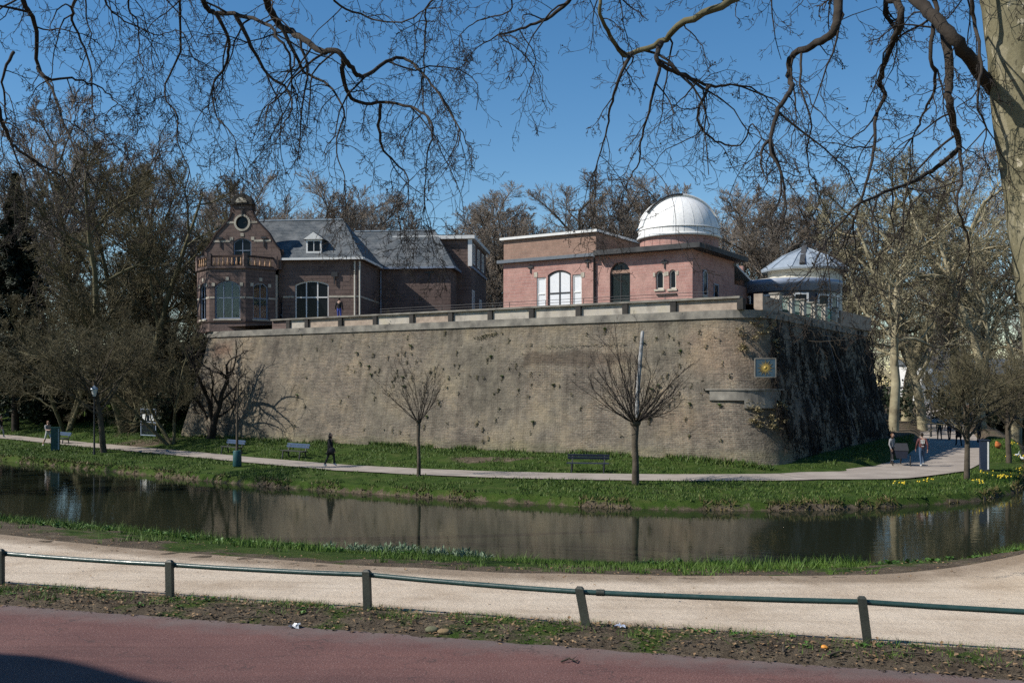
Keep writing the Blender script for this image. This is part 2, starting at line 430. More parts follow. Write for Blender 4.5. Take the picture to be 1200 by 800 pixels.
FPC = pl([(-80, 108), (-60, 95), (-43, 83), (-31.4, 72), (-22, 63.6), (-14.8, 56.9), (-9, 52), (-4.3, 49.4), (0, 47.8), (4, 46.9), (8, 46.5), (12.1, 46.6), (16.6, 47.6), (19.4, 49.2)])
WATER = -2.0
# far path branch leading away on the right
BR = [(13.5, 46.9), (17.5, 48.0), (21.2, 51.3), (25.5, 58), (30.0, 67), (36.0, 81), (44.5, 101), (56, 130), (75, 175)]
def seg_dist(X, Y, pts):
    best = np.full(np.shape(X), 1e9)
    for (a, b) in zip(pts[:-1], pts[1:]):
        dx, dy = b[0] - a[0], b[1] - a[1]
        t = np.clip(((X - a[0]) * dx + (Y - a[1]) * dy) / (dx * dx + dy * dy), 0, 1)
        best = np.minimum(best, np.hypot(X - a[0] - t * dx, Y - a[1] - t * dy))
    return best

def height(X, Y):
    X = np.asarray(X, float); Y = np.asarray(Y, float)
    r, v, p, nb, fb, fp = ROAD(X), VERG(X), PATH(X), NB(X), FB(X), FPC(X)
    n1 = fbm(X, Y, 0.7, 3) - 0.5; n2 = fbm(X, Y, 3.1, 3) - 0.5
    # near side
    z = np.zeros_like(X)
    z = z - 0.08 * sstep(0.06, -0.2, Y - r)                                   # under the road sheet
    z = z + np.where((Y > r - 0.2) & (Y < v + 0.5), (0.07 * np.exp(-((Y - (r + v) / 2) / 0.45) ** 2) + 0.07 * n2) * sstep(r - 0.1, r + 0.25, Y), 0)
    inpath = sstep(v - 0.05, v + 0.4, Y) * sstep(p + 0.3, p - 0.35, Y)
    t = np.clip((Y - v) / np.maximum(p - v, 0.5), 0, 1)
    edge = np.where(Y > r, 0.05 * n1 + 0.06 * n2, 0)
    z = np.where(Y > v - 0.1, -0.15 * t - 0.07 * inpath + edge * (1 - inpath), z)
    tb = np.clip((Y - p) / np.maximum(nb - p, 0.5), 0, 1)
    bank = -0.15 - 1.62 * (0.35 * tb + 0.65 * tb ** 1.7) + 0.10 * n1 * np.minimum(tb * 4, 1) + 0.07 * n2
    z = np.where(Y > p, bank - 0.07 * sstep(p + 0.3, p - 0.35, Y), z)
    z = np.where(Y > nb - 0.25, np.minimum(z, -1.65 - 0.9 * sstep(nb - 0.25, nb + 0.5, Y) + 0.12 * n2), z)
    z = z + 0.42 * np.exp(-(((X - 10.6) / 2.3) ** 2 + ((Y - 17.2) / 1.5) ** 2)) * (Y > v)
    # canal bed
    z = np.where(Y > nb + 0.6, np.minimum(z, -2.9), z)
    # far side
    d = Y - fb
    lip = -2.5 + 0.80 * sstep(-0.15, 0.35 + 0.25 * n1, d + 0.5 * n1) + 0.10 * n2 * (d > 0)
    g = np.clip(d / np.maximum(fp - 1.7 - fb, 1.0), 0, 1)
    far = lip + 0.28 * g
    far = np.where(Y > fp - 1.7, -1.40 + 0.05 * n1, far)
    far = np.where(Y > fp + 1.5, -1.40 + 0.42 * sstep(fp + 1.5, fp + 6.0, Y) + 0.10 * n1 + 0.05 * n2, far)
    left = sstep(-20, -32, X)
    far = far + left * 3.8 * sstep(fp + 6, fp + 38, Y)
    right = sstep(20, 30, X)
    far = far + right * 0.8 * sstep(85, 170, Y)
    far = far + 0.9 * sstep(110, 260, Y)
    infp = sstep(2.0, 1.45, np.abs(Y - fp)) * (X < 20.5)
    infp = np.maximum(infp, sstep(2.7, 2.1, seg_dist(X, Y, BR)) * (X > 17))
    basez = np.where(X > 17, -1.40 + right * 0.8 * sstep(85, 170, Y) + 0.9 * sstep(110, 260, Y), -1.40)
    far = far * (1 - infp) + infp * (basez - 0.07)
    z = np.where(d > -0.6, far, z)
    return z

def hz(x, y): return float(height(np.array([x]), np.array([y]))[0])

def axis(parts):
    out = []
    for a, b, s in parts:
        n = max(1, int(round((b - a) / s)))
        out += list(np.linspace(a, b, n, endpoint=False))
    return np.array(out + [parts[-1][1]])
gx = axis([(-700, -150, 50), (-150, -50, 4), (-50, -18, 0.6), (-18, 15, 0.17), (15, 45, 0.5), (45, 90, 2), (90, 700, 55)])
gy = axis([(-80, 6, 6), (6, 10, 0.6), (10, 30, 0.17), (30, 37, 0.5), (37, 56, 0.25), (56, 90, 0.6), (90, 180, 3), (180, 1200, 60)])
GX, GY = np.meshgrid(gx, gy)
GZ = height(GX, GY)
nx, ny = len(gx), len(gy)
idx = np.arange(nx * ny).reshape(ny, nx)
gf = np.stack([idx[:-1, :-1].ravel(), idx[:-1, 1:].ravel(), idx[1:, 1:].ravel(), idx[1:, :-1].ravel()], 1)
gme = np_mesh('ground', np.stack([GX.ravel(), GY.ravel(), GZ.ravel()], 1), gf, True)
# bare-earth amount, a property of where feet and water wear the turf away
r_, v_, p_, nb_, fb_, fp_ = ROAD(GX), VERG(GX), PATH(GX), NB(GX), FB(GX), FPC(GX)
nA = fbm(GX, GY, 0.8, 4); nB = fbm(GX, GY, 2.4, 3)
dirt = np.zeros_like(GX)
dirt = np.where(GY < v_ + 0.6, 0.62 + 1.3 * (nB - 0.5) + 0.5 * (nA - 0.5), dirt)
tb = (GY - p_) / np.maximum(nb_ - p_, 0.5)
dirt = np.where((GY > v_ + 0.6) & (GY < nb_ + 0.5), np.clip(0.95 - 2.6 * tb + 2.0 * (nA - 0.5) + 1.0 * (nB - 0.5), 0, 1), dirt)
dirt = np.maximum(dirt, np.where((GX > 8.5) & (GY < nb_ - 1.5) & (GY > v_), np.clip((GX - 8.0) / 1.2, 0, 1) * 0.95, 0))
dirt = np.maximum(dirt, np.where((GX < -7.5) & (GY < nb_) & (GY > v_), np.clip((-7.0 - GX) / 6, 0, 0.75) + 0.8 * (nB - 0.5), 0))
dfb = GY - fb_
dirt = np.where(dfb > -0.6, np.clip(0.95 - (dfb - 0.1) / 0.32 + 0.8 * (nB - 0.5), 0, 1), dirt)
dirt = np.where(dfb > 1.5, 0.30 * (nA > 0.62) + 0.12 * nB, dirt)
# worn patch beside the path below the wall, bare ground under the trees on the left
dirt = np.maximum(dirt, np.clip(1.3 - np.hypot((GX + 1.2) / 3.2, (GY - 53.2) / 1.0) + (nA - 0.5), 0, 1) * (dfb > 3))
dirt = np.maximum(dirt, np.clip(1.2 - np.hypot((GX + 27.5) / 4.5, (GY - 71) / 3.0) + (nA - 0.5), 0, 1) * (dfb > 3))
dirt = np.maximum(dirt, 0.85 * sstep(95, 130, GY) * (0.5 + nA))
dirt = np.maximum(dirt, np.where((GX > 24) & (GY > 72), 0.9 * (0.3 + nA), 0))
at_ = gme.attributes.new('dirt', 'FLOAT', 'POINT'); at_.data.foreach_set('value', np.clip(dirt, 0, 1).ravel().astype(np.float32))

m, nt, b = newmat('turf_and_earth')
p = pos(nt)
an = nt.nodes.new('ShaderNodeAttribute'); an.attribute_name = 'dirt'
grass_c = ramp(nt, nz(nt, p, 1.3, 5, 0.65), [(0.28, (0.020, 0.040, 0.007)), (0.5, (0.042, 0.075, 0.013)), (0.75, (0.085, 0.098, 0.030))])
grass_c = mixc(nt, 0.7, grass_c, ramp(nt, nz(nt, p, 22, 4, 0.7), [(0.3, (0.35,) * 3), (0.7, (1.25,) * 3)]), 'MULTIPLY')
dirt_c = ramp(nt, nz(nt, p, 2.2, 6, 0.7), [(0.3, (0.055, 0.042, 0.030)), (0.55, (0.12, 0.094, 0.066)), (0.78, (0.22, 0.175, 0.12))])
dirt_c = mixc(nt, 0.8, dirt_c, ramp(nt, nz(nt, p, 24, 6, 0.85), [(0.32, (0.2,) * 3), (0.66, (1.45,) * 3)]), 'MULTIPLY')
fac = ramp(nt, mth(nt, 'ADD', an.outputs['Fac'], mth(nt, 'MULTIPLY', mth(nt, 'SUBTRACT', nz(nt, p, 6, 5, 0.7), 0.5), 0.9)), [(0.38, (0, 0, 0)), (0.62, (1, 1, 1))])
nt.links.new(mixc(nt, fac, grass_c, dirt_c), b.inputs['Base Color'])
b.inputs['Roughness'].default_value = 0.95; b.inputs['Specular IOR Level'].default_value = 0.1
bump(nt, b, nz(nt, p, 26, 5, 0.75), 0.9, 0.06)
gme.materials.append(m)
ground = tag(link('ground', gme), kind='structure')

# water of the canal
wx = axis([(-140, 100, 40)]); wy = axis([(20, 160, 35)])
WX, WY = np.meshgrid(wx, wy)
wi = np.arange(WX.size).reshape(WX.shape)
wf = np.stack([wi[:-1, :-1].ravel(), wi[:-1, 1:].ravel(), wi[1:, 1:].ravel(), wi[1:, :-1].ravel()], 1)
m, nt, b = newmat('canal_water')
b.inputs['Base Color'].default_value = (0.014, 0.017, 0.010, 1)
b.inputs['Roughness'].default_value = 0.03; b.inputs['IOR'].default_value = 1.33
mp = nt.nodes.new('ShaderNodeMapping'); nt.links.new(pos(nt), mp.inputs[0]); mp.inputs['Scale'].default_value = (0.55, 1.6, 1)
h = mth(nt, 'ADD', nz(nt, mp.outputs[0], 2.2, 3, 0.5), mth(nt, 'MULTIPLY', nz(nt, mp.outputs[0], 7, 2), 0.25))
bump(nt, b, h, 0.06, 0.05)
tag(link('water', np_mesh('water', np.stack([WX.ravel(), WY.ravel(), np.full(WX.size, WATER)], 1), wf), m), kind='structure')

def ribbon(name, left, right, zfun, mat, n_across=6):
    """sheet between two polylines with equal counts"""
    L = np.array(left, float); R = np.array(right, float)
    ts = np.linspace(0, 1, n_across)
    V = L[:, None, :] * (1 - ts)[None, :, None] + R[:, None, :] * ts[None, :, None]
    zz = zfun(V[..., 0], V[..., 1])
    P = np.concatenate([V, zz[..., None]], -1)
    ii = np.arange(P.shape[0] * P.shape[1]).reshape(P.shape[:2])
    f = np.stack([ii[:-1, :-1].ravel(), ii[:-1, 1:].ravel(), ii[1:, 1:].ravel(), ii[1:, :-1].ravel()], 1)
    return link(name, np_mesh(name, P.reshape(-1, 3), f, True), mat)

# red cycle path
m, nt, b = newmat('red_asphalt'); p = pos(nt)
c = ramp(nt, nz(nt, p, 0.9, 5, 0.6), [(0.3, (0.108, 0.053, 0.047)), (0.7, (0.138, 0.070, 0.061))])
c = mixc(nt, 0.9, c, ramp(nt, nz(nt, p, 48, 4, 0.9), [(0.32, (0.22,) * 3), (0.66, (1.6,) * 3)]), 'MULTIPLY')
vo = nt.nodes.new('ShaderNodeTexVoronoi'); vo.inputs['Scale'].default_value = 38; nt.links.new(p, vo.inputs['Vector'])
c = mixc(nt, ramp(nt, vo.outputs['Distance'], [(0.10, (0.6,) * 3), (0.24, (0,) * 3)]), c, (0.32, 0.24, 0.22))
# dusty grey margin beside the verge
sp = nt.nodes.new('ShaderNodeSeparateXYZ'); nt.links.new(p, sp.inputs[0])
tcoord = mth(nt, 'ADD', sp.outputs[1], mth(nt, 'MULTIPLY', sp.outputs[0], 0.28))
fm = ramp(nt, mth(nt, 'ADD', mth(nt, 'SUBTRACT', tcoord, 10.75), mth(nt, 'MULTIPLY', mth(nt, 'SUBTRACT', nz(nt, p, 2.5, 5, 0.7), 0.5), 1.2)), [(0.05, (0,) * 3), (0.65, (0.85,) * 3)])
c = mixc(nt, fm, c, (0.125, 0.10, 0.092))
mpr = nt.nodes.new('ShaderNodeMapping'); nt.links.new(p, mpr.inputs[0]); mpr.inputs['Rotation'].default_value = (0, 0, 0.273); mpr.inputs['Scale'].default_value = (0.18, 2.6, 1)
c = mixc(nt, 0.8, c, ramp(nt, nz(nt, mpr.outputs[0], 1.0, 5, 0.65), [(0.3, (0.72, 0.74, 0.76)), (0.5, (1.0,) * 3), (0.72, (1.18, 1.15, 1.12))]), 'MULTIPLY')
crk = nt.nodes.new('ShaderNodeTexVoronoi'); crk.feature = 'DISTANCE_TO_EDGE'; crk.inputs['Scale'].default_value = 0.42
cv = nt.nodes.new('ShaderNodeVectorMath'); cv.operation = 'ADD'; nt.links.new(p, cv.inputs[0])
nv = nt.nodes.new('ShaderNodeTexNoise'); nv.inputs['Scale'].default_value = 3.0; nt.links.new(p, nv.inputs['Vector']); nt.links.new(nv.outputs['Color'], cv.inputs[1]); nt.links.new(cv.outputs[0], crk.inputs['Vector'])
c = mixc(nt, ramp(nt, crk.outputs['Distance'], [(0.002, (0.55,) * 3), (0.008, (0,) * 3)]), c, (0.04, 0.03, 0.028))
nt.links.new(c, b.inputs['Base Color']); b.inputs['Roughness'].default_value = 0.85; b.inputs['Specular IOR Level'].default_value = 0.25
bump(nt, b, nz(nt, p, 90, 3, 0.8), 0.6, 0.012)
xs = np.linspace(-60, 60, 121)
tag(ribbon('cycle_path', [(x, 7.9 - 0.28 * x) for x in xs], [(x, 11.42 - 0.28 * x) for x in xs], lambda X, Y: 0 * X, m, 3), kind='structure')

# sandy footpath
m, nt, b = newmat('pale_sand'); p = pos(nt)
c = ramp(nt, nz(nt, p, 0.55, 6, 0.65), [(0.28, (0.40, 0.315, 0.23)), (0.50, (0.54, 0.45, 0.35)), (0.75, (0.60, 0.51, 0.405))])
c = mixc(nt, 0.45, c, ramp(nt, nz(nt, p, 20, 6, 0.85), [(0.3, (0.45,) * 3), (0.62, (1.08,) * 3)]), 'MULTIPLY')
vo = nt.nodes.new('ShaderNodeTexVoronoi'); vo.inputs['Scale'].default_value = 9; nt.links.new(p, vo.inputs['Vector'])
c = mixc(nt, ramp(nt, vo.outputs['Distance'], [(0.05, (0.45,) * 3), (0.13, (0,) * 3)]), c, (0.22, 0.16, 0.11))
vo2 = nt.nodes.new('ShaderNodeTexVoronoi'); vo2.inputs['Scale'].default_value = 2.3; nt.links.new(p, vo2.inputs['Vector'])
c = mixc(nt, ramp(nt, vo2.outputs['Distance'], [(0.02, (0.5,) * 3), (0.06, (0,) * 3)]), c, (0.16, 0.11, 0.08))
mps = nt.nodes.new('ShaderNodeMapping'); nt.links.new(p, mps.inputs[0]); mps.inputs['Rotation'].default_value = (0, 0, 0.2); mps.inputs['Scale'].default_value = (0.22, 2.2, 1)
c = mixc(nt, 0.75, c, ramp(nt, nz(nt, mps.outputs[0], 1.0, 6, 0.7), [(0.28, (0.72, 0.69, 0.66)), (0.5, (1.0,) * 3), (0.75, (1.1,) * 3)]), 'MULTIPLY')
c = mixc(nt, ramp(nt, nz(nt, p, 3.2, 5, 0.75), [(0.60, (0,) * 3), (0.75, (0.5,) * 3)]), c, (0.27, 0.21, 0.155))
# trodden brown earth along both margins
sp = nt.nodes.new('ShaderNodeSeparateXYZ'); nt.links.new(p, sp.inputs[0])
ed = nt.nodes.new('ShaderNodeAttribute'); ed.attribute_name = 'margin'
fe = ramp(nt, mth(nt, 'ADD', ed.outputs['Fac'], mth(nt, 'MULTIPLY', mth(nt, 'SUBTRACT', nz(nt, p, 1.6, 6, 0.7), 0.5), 0.9)), [(0.5, (0,) * 3), (1.0, (0.85,) * 3)])
c = mixc(nt, fe, c, (0.20, 0.15, 0.105))
nt.links.new(c, b.inputs['Base Color']); b.inputs['Roughness'].default_value = 0.95; b.inputs['Specular IOR Level'].default_value = 0.1
bump(nt, b, nz(nt, p, 7, 8, 0.8), 0.7, 0.06)
xs = np.linspace(-28, 22, 201)
def zsand(X, Y):
    v, pp = VERG(X), PATH(X)
    return -0.15 * np.clip((Y - v) / np.maximum(pp - v, 0.5), 0, 1) - 0.01 + 0.03 * (fbm(X, Y, 0.9, 3) - 0.5) + 0.42 * np.exp(-(((X - 10.6) / 2.3) ** 2 + ((Y - 17.2) / 1.5) ** 2)) - 0.0
sp_o = ribbon('sand_path', [(x, float(VERG(x)) - 0.12) for x in xs], [(x, float(PATH(x)) + 0.45) for x in xs], zsand, m, 40)
me = sp_o.data
co = np.empty(len(me.vertices) * 3, np.float32); me.vertices.foreach_get('co', co); co = co.reshape(-1, 3)
mg = np.maximum(1 - (co[:, 1] - VERG(co[:, 0])) / 0.9, 0.95 - (PATH(co[:, 0]) - co[:, 1]) / 1.1)
mg = np.maximum(mg, np.clip((co[:, 0] - 6.8) / 3, 0, 1.0) * sstep(14.0, 15.6, co[:, 1]))
a_ = me.attributes.new('margin', 'FLOAT', 'POINT'); a_.data.foreach_set('value', np.clip(mg, 0, 1).astype(np.float32))
tag(sp_o, kind='structure')

# paths on the far bank
m = mottled('far_path_gravel', (0.24, 0.205, 0.175), (0.36, 0.315, 0.27), 0.8, 0.95, 0.3, fine=12, world_pos=True)
xs = np.concatenate([np.linspace(-80, -45, 15), np.linspace(-44, 20, 129)])
tag(ribbon('canal_path', [(x, float(FPC(x)) - 1.65) for x in xs], [(x, float(FPC(x)) + 1.65) for x in xs], lambda X, Y: 0 * X - 1.405 + 0.02 * (fbm(X, Y, 0.8, 2) - .5), m, 8), kind='structure')
bl, br_ = [], []
dense = []
for a, b2 in zip(BR[:-1], BR[1:]):
    for k in range(8): dense.append((a[0] + (b2[0] - a[0]) * k / 8, a[1] + (b2[1] - a[1]) * k / 8))
dense.append(BR[-1])
for i, q in enumerate(dense):
    a = Vector(dense[max(0, i - 1)]); c_ = Vector(dense[min(len(dense) - 1, i + 1)]); t = (c_ - a).normalized()
    w = 2.35 + 0.0 * i - 0.9 * math.exp(-i / 4)
    bl.append((q[0] - t.y * w, q[1] + t.x * w)); br_.append((q[0] + t.y * w, q[1] - t.x * w))
def zbr(X, Y):
    return -1.395 + sstep(20, 30, X) * 0.8 * sstep(85, 170, Y) + 0.9 * sstep(110, 260, Y) + 0.02 * (fbm(X, Y, 0.8, 2) - .5)
tag(ribbon('park_avenue', bl, br_, zbr, m, 6), kind='structure')

# ---------------------------------------------------------------- bastion (u along the sunny face, v inwards)
AX, AY = -16.1, 68.6
UD, VD = Vector((0.843, -0.538, 0)).normalized(), Vector((0.538, 0.843, 0)).normalized()
UANG = math.atan2(UD.y, UD.x)
def W(u, v, z=0.0):
    return Vector((AX, AY, z)) + UD * u + VD * v
def upx(px, v):
    """u of the point seen at photo column px on the plane v = const"""
    k = (px - 600) / FPX
    return (k * (AY + VD.y * v) - AX - VD.x * v) / (UD.x - k * UD.y)
def zpx(py, u, v):
    return CAM_Z + (HORIZ - py) / FPX * W(u, v).y
TERR = 7.35
corners = [(-12.4, 0.0, 2.6), (35.2, 0.0, 2.3), (34.6, 30.0, 1.6), (-12.4, 40.0, 2.5)]
def ring(o, ne=(150, 70, 40, 40), na=10):
    n = len(corners)
    P = [Vector((c[0], c[1])) for c in corners]
    # offset edges inwards
    lines = []
    for i in range(n):
        a, b2 = P[i], P[(i + 1) % n]
        d = (b2 - a).normalized(); nn = Vector((-d.y, d.x))
        lines.append((a + nn * o, d))
    Q = []
    for i in range(n):
        (p0, d0), (p1, d1) = lines[i - 1], lines[i]
        den = d0.x * d1.y - d0.y * d1.x
        t = ((p1.x - p0.x) * d1.y - (p1.y - p0.y) * d1.x) / den
        Q.append(p0 + d0 * t)
    starts, arcs = [], []
    for i in range(n):
        r = corners[i][2]
        din = (Q[i] - Q[i - 1]).normalized(); dout = (Q[(i + 1) % n] - Q[i]).normalized()
        ang = math.acos(max(-1, min(1, din.dot(dout))))
        tl = r * math.tan(ang / 2)
        a, b2 = Q[i] - din * tl, Q[i] + dout * tl
        cen = a + Vector((-din.y, din.x)) * r
        a0 = math.atan2(a.y - cen.y, a.x - cen.x)
        arcs.append([(cen + Vector((math.cos(a0 + ang * k / na), math.sin(a0 + ang * k / na))) * r) for k in range(na + 1)])
    out = []
    for i in range(n):
        out += arcs[i]
        a, b2 = arcs[i][-1], arcs[(i + 1) % n][0]
        out += [a.lerp(b2, k / ne[i]) for k in range(1, ne[i])]
    return out
def batter(z): return 0.195 * (z + 1.0) + 0.012 * max(0, 3 - z) ** 1.5 * 0

base_uv = None
zs = list(np.linspace(-2.0, 6.55, 46))
rings = [ring(batter(z)) for z in zs]
nr = len(rings[0])
acc = [0.0]
for i in range(nr): acc.append(acc[-1] + (rings[20][(i + 1) % nr] - rings[20][i]).length)
verts, faces, uvs = [], [], []
cx_ = sum((p.x for p in rings[0])) / nr; cy_ = sum((p.y for p in rings[0])) / nr
for j, z in enumerate(zs):
    for i in range(nr + 1):
        q = rings[j][i % nr]
        a2, b2 = rings[j][(i - 1) % nr], rings[j][(i + 1) % nr]
        t = (b2 - a2).normalized(); nout = Vector((t.y, -t.x))
        s_ = acc[i]
        dsp = 0.10 * (mnoise.noise(Vector((s_ * 0.35, z * 0.5, 1.0)))) + 0.045 * mnoise.noise(Vector((s_ * 1.7, z * 1.9, 5.0)))
        if i in (0, nr): dsp = 0
        q = q + nout * dsp * min(1, (6.55 - z) * 1.0 + 0.0)
        verts.append(tuple(W(q.x, q.y, z) - W(11, 15, 0)))
        uvs.append((s_ - 2.0, z))
for j in range(len(zs) - 1):
    for i in range(nr):
        a = j * (nr + 1) + i
        faces.append((a, a + 1, a + nr + 2, a + nr + 1))
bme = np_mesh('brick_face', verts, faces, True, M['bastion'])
uvl = bme.uv_layers.new(name='UVMap')
li = np.array(faces).ravel(); uvl.data.foreach_set('uv', np.array(uvs, np.float32)[li].ravel())
bastion = tag(empty('bastion_wall', W(11, 15, 0)), 'huge battered brown brick bastion wall carrying the terrace with the buildings', 'wall')
link('brick_face', bme, None, bastion)
BO = (0, 0, 0)
def bast(name, mb, mats):                # parts given in (u, v, z)
    o = mb.build(name, mats, bastion)
    o.rotation_euler = (0, 0, UANG); o.location = tuple(W(0, 0, 0) - W(11, 15, 0))
    return o
# stone cordon following the top of the brickwork
def ring_band(o0, o1, z0, z1, i0=0, i1=None):
    ra, rb = ring(o0), ring(o1)
    i1 = len(ra) if i1 is None else i1
    mb = MB(); vs = []; fs = []
    ids = [i % len(ra) for i in range(i0, i1 + 1)]
    for i in ids:
        for (r, z) in ((ra, z0), (ra, z1), (rb, z1), (rb, z0)):
            vs.append((r[i].x, r[i].y, z))
    for k in range(len(ids) - 1):
        for e in range(4):
            fs.append((4 * k + e, 4 * k + 4 + e, 4 * k + 4 + (e + 1) % 4, 4 * k + (e + 1) % 4))
    mb.add(vs, fs); return mb
oT = batter(6.55)
bast('cordon', ring_band(oT - 0.10, oT + 0.5, 6.55, 6.98), M['greystone'])
# terrace deck
mb = MB(); rr = ring(oT + 0.4); mb.add([(q.x, q.y, TERR) for q in rr], [tuple(range(len(rr)))])
td = mb.build('terrace', M['terrace']); td.rotation_euler = (0, 0, UANG); td.location = W(0, 0, 0); tag(td, kind='structure')
# parapet of the sunny face: panels between dark piers
PV = oT + 0.10
pier_px = [338.7, 360.3, 399.7, 440.4, 483.3, 528.8, 575.2, 623.7, 678.5, 733.3, 789.6, 868.0]
pu = [upx(x, PV) for x in pier_px]
mb0 = MB(); mb0.box(upx(319, PV), pu[0] - 0.15, PV, PV + 0.3, 6.98, 7.58)
bast('parapet_panel', mb0, M['housebrick'])
for i, (a, b2) in enumerate(zip(pu[:-1], pu[1:])):
    mb = MB(); mb.box(a + 0.17, b2 - 0.17, PV + 0.012 * ((i * 7) % 3), PV + 0.30, 6.98, 7.58)
    bast('parapet_panel', mb, M['panelbrick'] if i in (1, 2, 4, 10) else M['panel'])
for i, a in enumerate(pu):
    mb = MB(); mb.box(a - 0.168, a + 0.168, PV - 0.13, PV + 0.32, 6.98, 7.585)
    bast('parapet_pier', mb, M['darkstone'])
for i, (a, b2) in enumerate(zip([upx(319, PV)] + pu[:-1], pu)):
    mb = MB(); mb.box(a + (0.003 if i else 0), b2 - 0.003, PV - 0.17, PV + 0.36, 7.588, 7.70)
    bast('coping_stone', mb, M['greystone'])
# terrace handrail: thin posts and two wires behind the coping
mb = MB()
us = np.arange(pu[3], pu[-1], 2.6)
for u in us: mb.tube([(u, PV + 0.45, TERR), (u, PV + 0.45, 8.08)], 0.018, 6)
for z in (8.07, 7.9): mb.tube([(us[0], PV + 0.45, z), (us[-1], PV + 0.45, z)], 0.016, 6)
rail_t = mb.build('terrace_handrail', M['black']); rail_t.rotation_euler = (0, 0, UANG); rail_t.location = W(0, 0, 0)
tag(rail_t, 'thin dark metal handrail along the terrace just behind the parapet coping', 'handrail')
# dark parapet and pale piers with green railing along the shaded face
UR = 35.0 - oT - 0.05
mb = MB(); mb.box(UR - 0.4, UR - 0.02, 2.6, 5.4, 6.98, 7.75); bast('parapet_panel', mb, M['panelbrick'])
mb = MB(); mb.box(UR - 0.45, UR + 0.03, 0.9 + oT, 2.58, 6.98, 7.86); bast('parapet_panel', mb, M['panelbrick'])
vv = [3.0, 5.6, 8.0, 10.4, 12.8, 15.2, 17.8]
mb = MB(); mb.box(UR - 0.36, UR - 0.04, 5.41, 19.0, 6.98, 7.12); bast('parapet_plinth', mb, M['panelbrick'])
for i, v in enumerate(vv[1:]):
    mb = MB(); mb.box(UR - 0.5, UR + 0.02, v - 0.28, v + 0.28, 7.123, 8.05); bast('rail_pier', mb, M['panel'])
    mb = MB(); mb.box(UR - 0.56, UR + 0.08, v - 0.34, v + 0.34, 8.053, 8.15); bast('pier_cap', mb, M['greystone'])
for a, b2 in zip(vv[1:-1], vv[2:]):
    mb = MB()
    for z in (7.3, 7.75, 7.98): mb.bar((UR - 0.24, a + 0.282, z), (UR - 0.24, b2 - 0.282, z), 0.05, 0.05)
    for k in range(9):
        y = a + 0.4 + (b2 - a - 0.8) * k / 8; mb.bar((UR - 0.24, y, 7.124), (UR - 0.24, y, 7.97), 0.03, 0.03)
    bast('green_railing', mb, M['greenrail'])
mb = MB(); mb.box(UR - 0.4, UR - 0.02, 19.0, 28.0, 6.98, 8.0); bast('parapet_panel', mb, M['panelbrick'])
# stone ledge on the face near the corner
led = ring(batter(2.55) - 0.28); led2 = ring(batter(2.55) + 0.25)
def ring_i(target_u):     # index on the front edge nearest u
    R = ring(batter(2.5)); best = min(range(len(R)), key=lambda i: (R[i].x - target_u) ** 2 + (R[i].y - 0.6) ** 2); return best
i0 = ring_i(31.1)
n_front = 11 + 149 + 11 - 1
bast('stone_ledge', ring_band(batter(2.55) - 0.22, batter(2.55) + 0.3, 2.15, 2.68, i0, n_front - 2), M['greystone'])
bast('ledge_capping', ring_band(batter(2.7) - 0.30, batter(2.7) + 0.3, 2.683, 2.75, i0 - 1, n_front - 1), M['greystone'])
bast('ledge_bracket', ring_band(batter(1.8) - 0.12, batter(1.8) + 0.3, 1.75, 2.147, n_front - 8, n_front - 3), M['greystone'])
# drainpipe on the shaded face
mb = MB(); mb.tube([(35.1 - batter(z) + 0.08, 14 + 0.35 * (6.5 - z), z) for z in np.linspace(-0.6, 6.5, 9)], 0.045, 8)
bast('drainpipe', mb, M['pipe'])
# sun plaque
pq = W(34.05, batter(3.85) + 0.18, 3.85)
plaque = tag(empty('sun_plaque', pq, UANG + math.radians(24)), 'square blue plaque with a golden rayed sun fixed high on the bastion corner', 'plaque')
mb = MB(); mb.box(-0.5, 0.5, -0.17, -0.09, -0.46, 0.46); mb.build('board', M['plaqueblue'], plaque)
mb = MB()
for (a, b2, c, d) in ((-0.54, 0.54, 0.463, 0.51), (-0.54, 0.54, -0.51, -0.463), (-0.55, -0.503, -0.46, 0.46), (0.503, 0.55, -0.46, 0.46)): mb.box(a, b2, -0.19, -0.05, c, d)
mb.build('frame', M['greystone'], plaque)
mb = MB(); mb.lathe([(0, 0), (0.10, 0), (0.11, 0.015), (0.0, 0.02)], n=20)
me_o = mb.build('sun_disc', M['gold'], plaque); me_o.rotation_euler = (math.radians(90), 0, 0); me_o.location = (0, -0.172, 0)
for k in range(24):
    a = 2 * math.pi * k / 24; r1 = 0.43 if k % 2 == 0 else 0.33
    mb = MB(); dx, dz = math.cos(a), math.sin(a)
    mb.add([(dx * 0.10 - dz * 0.018, -0.175, dz * 0.10 + dx * 0.018), (dx * 0.10 + dz * 0.018, -0.175, dz * 0.10 - dx * 0.018), (dx * r1, -0.175, dz * r1),
            (dx * 0.10 - dz * 0.018, -0.19, dz * 0.10 + dx * 0.018), (dx * 0.10 + dz * 0.018, -0.19, dz * 0.10 - dx * 0.018), (dx * r1, -0.19, dz * r1)],
           [(3, 4, 5), (0, 2, 1), (0, 1, 4, 3), (1, 2, 5, 4), (2, 0, 3, 5)])
    mb.build('sun_ray', M['gold'], plaque)
# ---------------------------------------------------------------- building helpers
def hole(s0, s1, z0, z1, arch=0.0, n=8):
    if arch <= 0: return [(s0, z0), (s1, z0), (s1, z1), (s0, z1)]
    h = (s1 - s0) / 2; c = (s0 + s1) / 2
    R = (h * h + arch * arch) / (2 * arch); zc = z1 - R; a = math.asin(min(1, h / R))
    return [(s0, z0), (s1, z0)] + [(c + R * math.sin(a - 2 * a * k / n), zc + R * math.cos(a - 2 * a * k / n)) for k in range(n + 1)]

